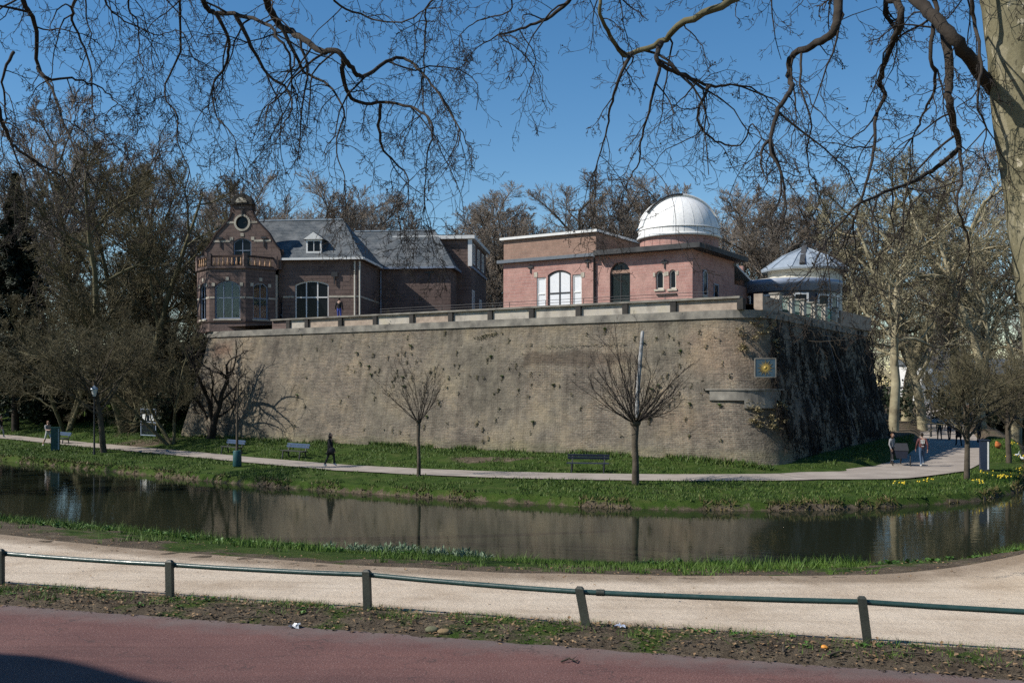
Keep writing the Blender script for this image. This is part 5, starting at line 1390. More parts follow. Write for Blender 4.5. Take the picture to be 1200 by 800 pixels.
tL = [(-24.0, 29.0, hz(-24, 29) - 0.3), (-23.9, 29.0, 0.6), (-23.5, 28.8, 4.0), (-22.8, 28.3, 8.0), (-21.8, 27.5, 12.0), (-20.8, 27.0, 16.0), (-20.3, 27.0, 20.0)]
limL = [([(-21.8, 27.5, 12.0), (-15.0, 24.5, 14.5), (-8.5, 20.5, 13.0)], [(224, -40), (238, 2), (252, 15), (276, 17), (309, 27), (324, 41), (340, 70), (342, 98)], 18.6, 0.09, 0.014, 1.1),
        ([(-21.6, 27.4, 12.8), (-13.0, 24.0, 15.5), (-6.5, 20.5, 13.4)], [(300, -45), (313, 2), (329, 30), (350, 43), (376, 60), (395, 60), (410, 76), (425, 90), (459, 69), (477, 71), (497, 88), (520, 120), (538, 150)], 18.8, 0.105, 0.014, 1.1),
        ([], [(402, 70), (404, 100), (421, 120), (459, 120), (492, 131), (507, 150), (500, 187), (498, 240)], 18.9, 0.05, 0.009, 1.1),
        ([], [(446, 122), (445, 165), (458, 185), (477, 206), (478, 238)], 19.0, 0.035, 0.009, 1.2),
        ([], [(252, 15), (268, 48), (264, 78), (250, 98), (252, 130), (276, 165)], 18.7, 0.04, 0.009, 1.2),
        ([], [(276, 17), (295, 55), (312, 85), (336, 105), (342, 128), (330, 150)], 18.5, 0.045, 0.009, 1.2),
        ([], [(329, 30), (345, 60), (358, 85), (385, 100), (402, 130), (394, 170), (404, 208)], 18.4, 0.04, 0.009, 1.2),
        ([(-22.2, 27.8, 10.5), (-14.5, 22.0, 12.6)], [(8, -45), (25, 0), (42, 28), (44, 78), (60, 103), (76, 150), (101, 202)], 17.6, 0.075, 0.012, 1.2),
        ([], [(44, 78), (56, 92), (90, 93), (120, 105), (138, 122)], 17.6, 0.03, 0.010, 1.2),
        ([(-22.6, 28.0, 8.5), (-15.0, 22.0, 9.2)], [(-30, 110), (2, 145), (12, 165), (30, 182), (52, 196), (75, 198)], 17.4, 0.06, 0.012, 1.2),
        ([(-21.5, 27.3, 13.2), (-12.0, 22.0, 14.5)], [(84, -40), (84, 10), (88, 32), (105, 75), (107, 110), (112, 150)], 18.0, 0.045, 0.010, 1.4),
        ([(-21.4, 27.2, 13.6), (-10.0, 22.0, 14.8)], [(214, -45), (211, 2), (210, 60), (192, 107), (207, 135), (207, 163), (222, 200)], 18.4, 0.035, 0.009, 1.1),
        ([(-21.3, 27.2, 14.0), (-11.0, 22.0, 14.8)], [(150, -45), (150, 2), (162, 30), (164, 60), (168, 90)], 18.2, 0.03, 0.008, 1.6),
        ([(-21.2, 27.1, 14.4), (-8.0, 22.5, 15.5)], [(380, -45), (392, 0), (430, 20), (470, 26), (500, 10)], 18.9, 0.04, 0.010, 1.3),
        ([(-21.0, 27.0, 15.0), (-5.0, 22.0, 15.0)], [(505, -40), (500, 10), (498, 50), (496, 90), (497, 130)], 19.2, 0.032, 0.010, 1.5),
        ([], [(15, 62), (4, 90), (6, 130), (2, 170)], 17.6, 0.03, 0.008, 1.4),
        ([(-21.4, 27.2, 13.4), (-11.0, 22.0, 14.0)], [(118, -40), (122, 0), (140, 20), (180, 40), (205, 35)], 18.2, 0.03, 0.008, 1.5),
        ([(-20.9, 27.0, 15.5), (-4.0, 22.0, 15.0)], [(560, -40), (600, 8), (560, 25), (540, 40)], 19.0, 0.03, 0.008, 1.0)]
plane_foreground('overhanging_plane_tree', tL, [0.85, 0.7, 0.62, 0.55, 0.45, 0.35, 0.2], limL, 'plane tree whose crooked dark limbs droop over the canal before the gabled house')

# plane tree on the near roadside, out of the picture; only its trunk shadow reaches the cycle path
rs_ = [(-17.5, 8.5, -0.2), (-17.5, 8.4, 1.0), (-17.5, 8.1, 5.0), (-17.5, 7.7, 9.0), (-17.5, 7.15, 11.0), (-17.5, 5.4, 13.0), (-17.6, 3.5, 16.0), (-18.0, 1.5, 19.0)]
rt = tag(empty('roadside_plane_tree', rs_[0]), 'plane tree at the road edge beside the cycle path, leaning away from the canal', 'tree')
mb = MB(rs_[0]); q, r = smooth_limb(rs_, [0.85, 0.7, 0.62, 0.58, 0.55, 0.5, 0.35, 0.15], 5); mb.tube(q, r, 16); mb.build('trunk', M['planebark'], rt)
mb = MB(rs_[0])
for k in range(7):
    a = math.radians(180 + k * 30); s0 = Vector((-17.6, 4.5, 14.5)); mb.tube([s0, s0 + Vector((2 * math.cos(a), 2 * math.sin(a) - 0.5, 1.5)), s0 + Vector((4.5 * math.cos(a), 4.5 * math.sin(a) - 1.5, 3.5))], [0.2, 0.14, 0.05], 6)
mb.build('limbs', M['planebark'], rt)

# two more planes on the near bank, upstream of the picture; their shade falls across the canal
for (x, y, rz, s) in ((-33.5, 42.0, 0.5, 1.0), (-43.0, 47.0, 2.2, 1.05)):
    put_tree('plane1', 'bank_plane_tree', (x, y, hz(x, y)), s, rz, 'tall pale plane tree standing upstream on the near canal bank', 'planes upstream on the near bank', w_scale=s * 0.8)
# far edge of the wood closing the view: thousands of bare twigs that read as one mass
rs2 = np.random.RandomState(9); n = 90000
X = rs2.uniform(-230, 230, n); Y = rs2.uniform(185, 265, n); hh = 11 + 9 * fbm(X, Y * 0.3, 0.05, 3)
Z = -0.5 + 2.0 + hh * rs2.beta(1.1, 1.5, n)
L2 = rs2.uniform(0.8, 2.2, n); th = rs2.uniform(0, 6.28, n); ph = rs2.uniform(0.2, 1.3, n)
d3 = np.stack([np.cos(th) * np.cos(ph), np.sin(th) * np.cos(ph), np.sin(ph)], 1)
sd = np.cross(d3, np.array([0.2, 1, 0.1])); sd /= np.maximum(np.linalg.norm(sd, axis=1, keepdims=True), 1e-3)
c3 = np.stack([X, Y, Z - 1.0], 1); wd = rs2.uniform(0.03, 0.07, n)[:, None]
vv3 = np.stack([c3 - sd * wd, c3 + sd * wd, c3 + d3 * L2[:, None]], 1).reshape(-1, 3)
tag(link('far_wood', np_mesh('far_wood', vv3, np.arange(3 * n).reshape(n, 3), False, M['twigbrown'])), 'brown haze of bare twigs at the far edge of the park', 'wood', kind='stuff')
# ---------------------------------------------------------------- knee rail along the verge
rail = tag(empty('knee_rail', (0, 12.45, 0)), 'low green pipe rail on dark posts between the cycle path and the sandy path', 'railing')
ROFF = (0, 12.45, 0)
posts = [(-16.6, 17.1, 0, 0), (-13.6, 16.26, 0, 0), (-10.6, 15.42, 0.0, 0.0), (-7.6, 14.58, 0.0, 0.0), (-4.78, 13.72, -0.01, 0.0), (-1.9, 12.95, -0.02, 0.0), (0.93, 12.0, -0.105, 0.02), (4.12, 11.32, -0.08, 0.01), (7.1, 10.5, 0, 0), (10.1, 9.66, 0, 0)]
hts = [0.53, 0.53, 0.53, 0.53, 0.52, 0.53, 0.50, 0.53, 0.53, 0.53]
tops = []
rdir = Vector((0.963, -0.27, 0))
for (x, y, lx, ly), h_ in zip(posts, hts):
    zg = hz(x, y); b0 = Vector((x, y, zg - 0.12)); t0_ = Vector((x + lx, y + ly, h_))
    mb = MB(ROFF); n_ = Vector((0.27, 0.963, 0)); s_ = rdir * 0.05; f_ = n_ * 0.035
    bt = [b0 - s_ - f_, b0 + s_ - f_, b0 + s_ + f_, b0 - s_ + f_]; tp = [t0_ - s_ - f_, t0_ + s_ - f_, t0_ + s_ + f_, t0_ - s_ + f_]
    t2 = [t0_ - s_ * 0.6 - f_ * 0.6 + Vector((0, 0, 0.025)), t0_ + s_ * 0.6 - f_ * 0.6 + Vector((0, 0, 0.025)), t0_ + s_ * 0.6 + f_ * 0.6 + Vector((0, 0, 0.025)), t0_ - s_ * 0.6 + f_ * 0.6 + Vector((0, 0, 0.025))]
    mb.add(bt + tp + t2, [(0, 1, 5, 4), (1, 2, 6, 5), (2, 3, 7, 6), (3, 0, 4, 7), (4, 5, 9, 8), (5, 6, 10, 9), (6, 7, 11, 10), (7, 4, 8, 11), (8, 9, 10, 11)])
    po = mb.build('post', M['postmetal'], rail)
    mb = MB(ROFF); c_ = t0_ + n_ * 0.066 - Vector((0, 0, 0.055)); mb.tube([c_ - rdir * 0.035, c_ + rdir * 0.035], 0.042, 12); mb.build('clamp', M['postmetal'], po)
    tops.append(c_)
for a, b2 in zip(tops[:-1], tops[1:]):
    mb = MB(ROFF); md = (a + b2) / 2 - Vector((0, 0, 0.012)); mb.tube([a, (a + md) / 2 - Vector((0, 0, .004)), md, (b2 + md) / 2 - Vector((0, 0, .004)), b2], 0.033, 14); mb.build('pipe', M['greenmetal'], rail)
mb = MB(ROFF); c_ = tops[6].lerp(tops[7], 0.075); mb.tube([c_ - (tops[7] - tops[6]).normalized() * 0.05, c_ + (tops[7] - tops[6]).normalized() * 0.05], 0.041, 14); mb.build('coupling', M['postmetal'], rail)

# ---------------------------------------------------------------- benches
def bench(loc, rz, lab, slat='blueboard'):
    o = tag(empty('park_bench', loc, rz), lab, 'bench')
    for k in range(2):
        mb = MB(); mb.bar((-1.05, 0.26 + 0.05 * k, 0.68 + 0.13 * k), (1.05, 0.26 + 0.05 * k, 0.68 + 0.13 * k), 0.035, 0.11, up=(0, -0.3, 1)); mb.build('back_slat', M[slat], o)
    for k in range(3):
        mb = MB(); mb.box(-1.05, 1.05, -0.22 + 0.14 * k, -0.11 + 0.14 * k, 0.43, 0.47); mb.build('seat_slat', M['navy'] if slat == 'navy' else M['postmetal'], o)
    for sx in (-0.8, 0.8):
        mb = MB(); mb.bar((sx, -0.2, 0.428), (sx, -0.28, -0.05), 0.06, 0.06); mb.build('leg', M['black'], o)
        mb = MB(); mb.bar((sx, 0.15, 0.428), (sx, 0.24, -0.05), 0.06, 0.06); mb.build('leg', M['black'], o)
        mb = MB(); mb.bar((sx, 0.16, 0.40), (sx, 0.35, 0.86), 0.06, 0.045); mb.bar((sx, -0.24, 0.405), (sx, 0.2, 0.405), 0.05, 0.045); mb.build('bracket', M['black'], o)
    return o
def brot(x): return math.atan2(float(FPC(x + 1) - FPC(x - 1)), 2.0)
for px, d, lab, sl in ((272, 61.8, 'blue-backed bench on the grass beside the sprawling wall shrub', 'blueboard'), (345, 57.6, 'blue-backed bench on the grass just behind the dark-coated walker', 'blueboard'),
                       (689, 48.9, 'dark navy bench on the grass beside the larger pollarded tree', 'navy'), (72, 73.5, 'blue-backed bench beyond the teal pillar on the shaded lawn', 'blueboard')):
    x = (px - 600) / FPX * d; bench((x, d, hz(x, d)), brot(x), lab, sl)

# ---------------------------------------------------------------- information pillars
def pillar(px, d, w, dep, h, rz, m1, m2, lab):
    x = (px - 600) / FPX * d; o = tag(empty('information_pillar', (x, d, hz(x, d)), rz), lab, 'pillar')
    mb = MB(); mb.box(-w / 2, w / 2, -dep / 2, dep / 2, 0.05, h); mb.build('cabinet', M[m1], o)
    mb = MB(); mb.box(-w / 2 - 0.03, w / 2 + 0.03, -dep / 2 - 0.03, dep / 2 + 0.03, h + 0.002, h + 0.05); mb.build('cap', M[m1], o)
    mb = MB(); mb.box(-w / 2 - 0.02, w / 2 + 0.02, -dep / 2 - 0.02, dep / 2 + 0.02, -0.15, 0.048); mb.build('plinth', M['darkstone'], o)
    mb = MB(); mb.box(w / 2 - 0.10, w / 2 - 0.03, -dep / 2 - 0.025, -dep / 2 - 0.003, 0.1, h - 0.05); mb.build('edge_strip', M[m2], o)
    return o
pillar(65, 67.0, 0.55, 0.5, 1.55, 0.35, 'teal', 'zinc', 'teal metal information pillar on the grass near the jogger')
pillar(1153.5, 50.2, 0.42, 0.42, 1.55, -0.3, 'navy', 'white', 'dark blue pillar with a white edge stripe where the paths meet')

# ---------------------------------------------------------------- lamp, gate, pole
lx, ly = (110.5 - 600) / FPX * 63.3, 63.3
lamp = tag(empty('street_lamp', (lx, ly, hz(lx, ly))), 'park lamp with a pale glass lantern just behind the dark mossy bank tree', 'lamp')
mb = MB(); mb.tube([(0, 0, -0.1), (0, 0, 0.5), (0, 0, 3.75)], [0.09, 0.06, 0.04], 10); mb.build('pole', M['black'], lamp)
mb = MB(); mb.lathe([(0.09, 3.75), (0.21, 4.15), (0.23, 4.2)], n=8, sm=False); mb.build('lantern_glass', plain('milky_glass', (0.7, 0.72, 0.72), 0.2), lamp)
mb = MB(); mb.lathe([(0.26, 4.2), (0.2, 4.3), (0.05, 4.42), (0.0, 4.5)], n=8, sm=False); mb.build('lantern_cap', M['zinc'], lamp)
gx_, gy_ = (174 - 600) / FPX * 74.5, 74.5
gate = tag(empty('notice_gate', (gx_, gy_, hz(gx_, gy_)), math.radians(-38)), 'dark barred metal gate with two white notices beside the bastion foot', 'gate')
mb = MB()
for (a, b2) in (((-1.0, 0.08), (-1.0, 2.15)), ((1.0, 0.08), (1.0, 2.15)), ((-0.97, 0.12), (0.97, 0.12)), ((-0.97, 2.1), (0.97, 2.1)), ((-0.97, 1.1), (0.97, 1.1))):
    mb.bar((a[0], 0, a[1]), (b2[0], 0, b2[1]), 0.06, 0.06)
mb.build('frame', M['blueframe'], gate)
for k in range(12):
    mb = MB(); x = -0.9 + 1.8 * k / 11; mb.bar((x, 0.0, 0.14), (x, 0.0, 2.08), 0.03, 0.03); mb.build('bar', M['navy'], gate)
for x in (-0.45, 0.5):
    mb = MB(); mb.box(x - 0.28, x + 0.28, -0.05, -0.035, 1.25, 1.7); mb.build('notice', M['white'], gate)
for x in (-1.0, 1.0):
    mb = MB(); mb.bar((x, 0.0, -0.3), (x, 0.0, 0.078), 0.08, 0.08); mb.build('foot', M['black'], gate)
x, y = (1091 - 600) / FPX * 82, 82.0
pole = tag(empty('lamp_post', (x, y, hz(x, y))), 'slim dark lamp post beside the avenue near the strollers', 'lamp')
mb = MB(); mb.tube([(0, 0, -0.2), (0, 0, 1.0), (0, 0, 5.2)], [0.09, 0.07, 0.05], 8); mb.build('pole', M['black'], pole)
mb = MB(); mb.lathe([(0.06, 5.2), (0.22, 5.3), (0.24, 5.6), (0.08, 5.75), (0, 5.8)], n=10); mb.build('lantern', M['zinc'], pole)

# distant pale houses glimpsed through the trees
def far_house(px, d, w, dep, h, lab, wall='white'):
    x = (px - 600) / FPX * d; z = hz(x, d); o = tag(empty('far_house', (x, d, z - 0.3), 0.2), lab, 'house')
    mb = MB(); mb.box(-w / 2, w / 2, -dep / 2, dep / 2, 0, h); mb.build('wall', M[wall], o)
    mb = MB(); mb.add([(-w / 2 - .4, -dep / 2 - .4, h + .01), (w / 2 + .4, -dep / 2 - .4, h + .01), (w / 2 + .4, dep / 2 + .4, h + .01), (-w / 2 - .4, dep / 2 + .4, h + .01), (-w / 2 + 2, 0, h + 3), (w / 2 - 2, 0, h + 3)],
                      [(0, 1, 5, 4), (1, 2, 5), (2, 3, 4, 5), (3, 0, 4), (0, 3, 2, 1)]); mb.build('roof', M['slate'], o)
    for fl in range(2):
        for k in range(int(w // 2.4)):
            xx = -w / 2 + 1.2 + 2.4 * k
            mb = MB(); mb.box(xx - 0.55, xx + 0.55, -dep / 2 - 0.05, -dep / 2 - 0.003, 1.0 + 3.1 * fl, 2.8 + 3.1 * fl); wdo = mb.build('window', M['offwhite'], o)
            mb = MB(); mb.box(xx - 0.45, xx + 0.45, -dep / 2 - 0.07, -dep / 2 - 0.053, 1.1 + 3.1 * fl, 2.7 + 3.1 * fl); mb.build('pane', M['glassdark'], wdo)
far_house(1100, 175, 13, 9, 7, 'white house glimpsed through the trees at the end of the avenue')
far_house(1180, 185, 15, 9, 8, 'tan brick house glimpsed through the trees beyond the canal bend', 'tanbrick')

# ---------------------------------------------------------------- people
def cloth(name, c, rough=0.85): return mottled(name, tuple(v * 0.7 for v in c), c, 9.0, rough, 0.2, 60)
SK = plain('skin', (0.42, 0.26, 0.19), 0.6)
def person(loc, rz, lab, top, legs, shoes, hair, pose='walk', h=1.75, coat=False, skin_arms=False, skin_legs=False, phase=1, hood=False, heavy=1.0):
    s = h / 1.75
    st = {'walk': 0.30, 'stand': 0.03, 'jog': 0.42}[pose] * phase
    J = {}
    J['pel'] = (0, 0, 0.96); J['sp'] = (0, -0.01, 1.14); J['ch'] = (0, 0.0, 1.34); J['nk'] = (0, 0.0, 1.48); J['hd'] = (0, -0.02, 1.56)
    for sd, nm in ((-1, 'L'), (1, 'R')):
        f = st * sd
        J['hip' + nm] = (0.095 * sd, 0.0, 0.90)
        lift = 0.16 if (pose == 'jog' and f > 0) else 0.0
        J['kn' + nm] = (0.10 * sd, -0.5 * f - (0.06 if f < 0 else 0.03), 0.50 + lift * 0.3)
        J['an' + nm] = (0.10 * sd, -f * 0.95 + (0.10 if f > 0 else 0), 0.09 + (0.05 if f > 0 else 0) + lift)
        J['to' + nm] = (0.12 * sd, -f * 0.95 - 0.14 + (0.10 if f > 0 else 0), 0.04 + lift * 0.6)
        J['he' + nm] = (0.10 * sd, -f * 0.95 + 0.05 + (0.10 if f > 0 else 0), 0.045 + (0.06 if f > 0 else 0) + lift)
        J['sh' + nm] = (0.185 * sd, 0.01, 1.41)
        J['el' + nm] = (0.245 * sd, 0.45 * f + 0.05, 1.13)
        J['wr' + nm] = (0.25 * sd, 0.75 * f - (0.22 if pose == 'jog' else 0.06), 1.12 if pose == 'jog' else 0.89)
        J['pa' + nm] = (0.25 * sd, 0.80 * f - (0.30 if pose == 'jog' else 0.08), 1.15 if pose == 'jog' else 0.81)
    E = [('pel', 'sp'), ('sp', 'ch'), ('ch', 'nk'), ('nk', 'hd')]
    R = dict(pel=(.150, .115), sp=(.145 * heavy, .11 * heavy), ch=(.165 * heavy, .115 * heavy), nk=(.058, .058), hd=(.062, .062))
    LB = dict(pel='L', sp='T', ch='T', nk='S', hd='S')
    for nm in 'LR':
        E += [('pel', 'hip' + nm), ('hip' + nm, 'kn' + nm), ('kn' + nm, 'an' + nm), ('an' + nm, 'to' + nm), ('an' + nm, 'he' + nm), ('ch', 'sh' + nm), ('sh' + nm, 'el' + nm), ('el' + nm, 'wr' + nm), ('wr' + nm, 'pa' + nm)]
        for k, r, l in (('hip', .092, 'L'), ('kn', .062, 'L'), ('an', .045, 'L'), ('to', .038, 'F'), ('he', .04, 'F'), ('sh', .075, 'T'), ('el', .052, 'T'), ('wr', .036, 'T'), ('pa', .038, 'H')):
            R[k + nm] = (r, r); LB[k + nm] = l
    keys = list(J); me = bpy.data.meshes.new('body')
    me.from_pydata([tuple(c * s for c in J[k]) for k in keys], [(keys.index(a), keys.index(b2)) for a, b2 in E], [])
    tmp = bpy.data.objects.new('tmp_body', me); col.objects.link(tmp)
    sm = tmp.modifiers.new('s', 'SKIN'); sb = tmp.modifiers.new('b', 'SUBSURF'); sb.levels = 1; sb.render_levels = 1
    for i, k in enumerate(keys):
        me.skin_vertices[0].data[i].radius = (R[k][0] * s, R[k][1] * s)
        me.skin_vertices[0].data[i].use_root = (k == 'pel')
    dg = bpy.context.evaluated_depsgraph_get(); ev = tmp.evaluated_get(dg); em = ev.to_mesh()
    vs = [tuple(v.co) for v in em.vertices]; fs = [tuple(p.vertices) for p in em.polygons]
    ev.to_mesh_clear(); bpy.data.objects.remove(tmp)
    mb = MB(); mb.add(vs, fs, 0, True)
    # which cloth each face belongs to: the nearest bone
    bones = []
    for a, b2 in E:
        la = 'F' if 'F' in (LB[a], LB[b2]) else ('H' if LB[b2] == 'H' else ('S' if LB[b2] == 'S' and a == 'nk' else LB[b2]))
        if b2[:2] == 'wr' and skin_arms: la = 'H'
        if b2[:2] in ('kn', 'an') and skin_legs and b2[:2] == 'an': la = 'S'
        if a == 'pel' and b2 == 'sp': la = 'T'
        bones.append((Vector(J[a]) * s, Vector(J[b2]) * s, la))
    MI = {'T': 0, 'L': 1, 'F': 2, 'S': 3, 'H': 3}
    for i, f in enumerate(fs):
        c = sum((Vector(vs[k]) for k in f), Vector()) / len(f); best = (1e9, 'T')
        for a, b2, la in bones:
            ab = b2 - a; t = max(0, min(1, (c - a).dot(ab) / ab.length_squared)); dd = (c - a - ab * t).length
            if dd < best[0]: best = (dd, la)
        la = best[1]
        if la == 'T' and c.z < 0.93 * s and abs(c.x) < 0.2 * s: la = 'L'
        mb.m[i] = MI[la]
    # head with nose and ears, five fingers to each hand
    hc = Vector((0, -0.025, 1.645)) * s
    mb.ell(hc, (.078 * s, .098 * s, .118 * s), 14, 10, 3)
    mb.ell(hc + Vector((0, -0.098, -0.015)) * s, (.014 * s, .022 * s, .024 * s), 6, 5, 3)
    for sd in (-1, 1): mb.ell(hc + Vector((0.078 * sd, 0.005, -0.01)) * s, (.012 * s, .02 * s, .03 * s), 6, 5, 3)
    for sd, nm in ((-1, 'L'), (1, 'R')):
        pa = Vector(J['pa' + nm]) * s; dr = (pa - Vector(J['wr' + nm]) * s).normalized()
        for k in range(4):
            o_ = Vector((0, -0.024 + 0.016 * k, 0)) * s; ln = (0.07, 0.082, 0.078, 0.06)[k] * s
            p1 = pa + o_ + dr * 0.02 * s; p2 = p1 + dr * ln * 0.55 + Vector((-0.008 * sd, 0, 0)) * s; p3 = p2 + dr * ln * 0.4 + Vector((-0.022 * sd, 0, 0)) * s
            mb.tube([p1, p2, p3], [0.0095 * s, 0.0088 * s, 0.007 * s], 6, 3)
        p1 = pa + Vector((0, -0.03, 0.02)) * s; mb.tube([p1, p1 + Vector((-0.008 * sd, -0.03, -0.025)) * s, p1 + Vector((-0.016 * sd, -0.035, -0.055)) * s], [0.011 * s, 0.0095 * s, 0.007 * s], 6, 3)
    root = tag(empty('person', loc, rz), lab, 'person')
    b_ = mb.build('body', [top, legs, shoes, SK], root)
    mb = MB(); mb.ell(hc + Vector((0, 0.022, 0.022)) * s, (.086 * s, .094 * s, .112 * s), 12, 8)
    if hood: mb.ell(hc + Vector((0, 0.03, -0.07)) * s, (.11 * s, .10 * s, .12 * s), 12, 8)
    mb.build('hood' if hood else 'hair', hair, b_)
    mb = MB()
    for sd in (-1, 1): mb.ell(hc + Vector((0.03 * sd, -0.09, 0.012)) * s, (.011 * s, .008 * s, .008 * s), 6, 4)
    mb.build('eyes', M['black'], b_)
    if coat:
        mb = MB(); mb.lathe([(0.175 * s, 1.22 * s), (0.18 * s, 1.0 * s), (0.205 * s, 0.82 * s), (0.22 * s, 0.62 * s), (0.20 * s, 0.63 * s)], n=18)
        for i, v in enumerate(mb.v): mb.v[i] = (v[0], v[1] * (0.78 + (0.35 if v[2] < 0.8 * s else 0)), v[2])
        mb.build('coat_skirt', top, b_)
    return root
def pp_at(px, d, dz=0.0): x = (px - 600) / FPX * d; return (x, d, hz(x, d) + 0.075 + dz)
cBlack, cDark = cloth('black_wool', (0.012, 0.012, 0.014)), cloth('dark_trousers', (0.02, 0.02, 0.026))
cJean, cBrown, cWhite = cloth('blue_denim', (0.06, 0.10, 0.17)), cloth('maroon_jacket', (0.12, 0.045, 0.045)), cloth('white_cotton', (0.62, 0.62, 0.60))
cGrey, cOlive, cBlueJ = cloth('grey_cotton', (0.30, 0.30, 0.31)), cloth('olive_jacket', (0.10, 0.105, 0.08)), cloth('slate_blue_jacket', (0.06, 0.085, 0.13))
cShoe, cWShoe = cloth('dark_shoes', (0.025, 0.022, 0.02)), cloth('white_shoes', (0.6, 0.6, 0.58))
hDark, hBrown, hGrey = cloth('dark_hair', (0.02, 0.015, 0.012)), cloth('brown_hair', (0.12, 0.06, 0.03)), cloth('grey_hair', (0.28, 0.26, 0.24))
w1 = person(pp_at(387, 52.6), math.radians(78), 'walker in a black hooded coat carrying a bag along the canal path', cBlack, cDark, cWShoe, cBlack, 'walk', 1.76, coat=True, hood=True)
bag = tag(empty('shoulder_bag', (w1.location.x + 0.16, w1.location.y - 0.30, w1.location.z + 0.72)), 'black shoulder bag hanging at the side of the black-coated walker', 'bag')
mb = MB(); mb.ell((0, 0, 0.16), (0.17, 0.07, 0.16), 12, 8); mb.build('pouch', cDark, bag)
mb = MB(); mb.tube([(-0.12, 0, 0.26), (-0.10, 0.06, 0.5), (-0.1, 0.14, 0.66), (0.0, 0.2, 0.72)], 0.012, 6); mb.build('strap', cDark, bag)
m1 = person(pp_at(1080.5, 52.6), math.radians(172), 'man in a maroon jacket with a pale back print and blue jeans, seen from behind', cBrown, cJean, cWShoe, hDark, 'walk', 1.78, phase=-0.8, heavy=1.1)
mb = MB()
for (x0, x1, z0, z1) in ((-0.11, -0.02, 1.36, 1.42), (0.0, 0.11, 1.36, 1.42), (-0.10, -0.05, 1.22, 1.35), (-0.03, 0.03, 1.2, 1.35), (0.05, 0.10, 1.22, 1.35), (-0.06, 0.06, 1.06, 1.10)):
    mb.box(x0, x1, 0.125, 0.14, z0, z1)
pb = mb.build('back_print', cWhite, m1.children[0]); pb['label'] = 'pale printed emblem on the jacket back'
person(pp_at(1101, 77.5), math.radians(165), 'stroller in an olive jacket on the avenue', cOlive, cDark, cShoe, hGrey, 'walk', 1.74)
person(pp_at(1112.5, 77.0), math.radians(170), 'stroller in a slate-blue jacket on the avenue', cBlueJ, cDark, cShoe, hDark, 'walk', 1.82, phase=-1)
person(pp_at(1123.5, 70.0), math.radians(175), 'stroller all in black on the avenue, ahead of the other two', cBlack, cDark, cShoe, hDark, 'walk', 1.74, coat=True)
person(pp_at(1147, 74.0), math.radians(20), 'person in dark clothes half hidden by the small round-crowned tree', cBlack, cDark, cShoe, hBrown, 'stand', 1.75)
person(pp_at(56, 70.5), math.radians(60), 'jogger in a pale shirt, white shorts and white shoes on the shaded path', cGrey, cWhite, cWShoe, hBrown, 'jog', 1.80, skin_arms=True, skin_legs=True)
person(pp_at(1.0, 80.0), math.radians(80), 'walker in a black top and pale trousers on the path near the lawn', cBlack, cGrey, cWShoe, hDark, 'walk', 1.75)
tq = W(upx(397.5, 2.6), 2.6, TERR + 0.005)
person(tuple(tq), math.radians(170), 'person in a black jacket and blue trousers standing behind the terrace parapet', cBlack, cloth('bright_blue_trousers', (0.05, 0.08, 0.35)), cShoe, hDark, 'stand', 1.74)

# ---------------------------------------------------------------- cargo tricycle and its companion
bkx, bky = (1056 - 600) / FPX * 53.5, 53.5
bike = tag(empty('cargo_bicycle', (bkx, bky, hz(bkx, bky) + 0.07), math.radians(-20)), 'dark cargo tricycle with a covered front box waiting at the path edge', 'bicycle')
def wheel(c, r, parent):
    mb = MB(); mb.tube([(c[0], c[1] + r * math.cos(t), c[2] + r * math.sin(t)) for t in np.linspace(0, 2 * math.pi, 25)], 0.024, 8, cap=False); w = mb.build('wheel', M['rubber'], parent)
    mb = MB(); mb.tube([(c[0], c[1] + (r - .03) * math.cos(t), c[2] + (r - .03) * math.sin(t)) for t in np.linspace(0, 2 * math.pi, 25)], 0.012, 6, cap=False); mb.build('rim', M['zinc'], w)
    mb = MB()
    for k in range(12):
        t = 2 * math.pi * k / 12; mb.tube([c, (c[0], c[1] + (r - .03) * math.cos(t), c[2] + (r - .03) * math.sin(t))], 0.004, 4)
    mb.tube([(c[0] - 0.05, c[1], c[2]), (c[0] + 0.05, c[1], c[2])], 0.025, 8); mb.build('spokes', M['zinc'], w)
wheel((-0.44, -0.62, 0.31), 0.30, bike); wheel((0.44, -0.62, 0.31), 0.30, bike); wheel((0, 0.95, 0.33), 0.32, bike)
mb = MB(); mb.add([(-0.26, -0.8, 0.42), (0.26, -0.8, 0.42), (0.26, -0.15, 0.42), (-0.26, -0.15, 0.42), (-0.34, -0.95, 0.84), (0.34, -0.95, 0.84), (0.34, -0.1, 0.84), (-0.34, -0.1, 0.84)],
                  [(0, 3, 2, 1), (4, 5, 6, 7), (0, 1, 5, 4), (1, 2, 6, 5), (2, 3, 7, 6), (3, 0, 4, 7)]); mb.build('cargo_box', M['navy'], bike)
mb = MB(); mb.add([(-0.36, -0.97, 0.845), (0.36, -0.97, 0.845), (0.36, -0.08, 0.845), (-0.36, -0.08, 0.845), (-0.30, -0.62, 1.18), (0.30, -0.62, 1.18), (0.30, -0.2, 1.20), (-0.30, -0.2, 1.20)],
                  [(4, 5, 6, 7), (0, 1, 5, 4), (1, 2, 6, 5), (2, 3, 7, 6), (3, 0, 4, 7)]); mb.build('rain_cover', cloth('dark_cover', (0.028, 0.030, 0.036)), bike)
mb = MB(); mb.tube([(0, -0.5, 0.3), (0, 0.0, 0.34), (0, 0.4, 0.38), (0, 0.95, 0.33)], 0.028, 8); mb.tube([(0, 0.35, 0.38), (0, 0.55, 0.85)], 0.022, 8); mb.tube([(0, -0.02, 0.34), (0, 0.0, 1.0)], 0.022, 8); mb.build('frame', cloth('maroon_frame', (0.10, 0.02, 0.03), 0.4), bike)
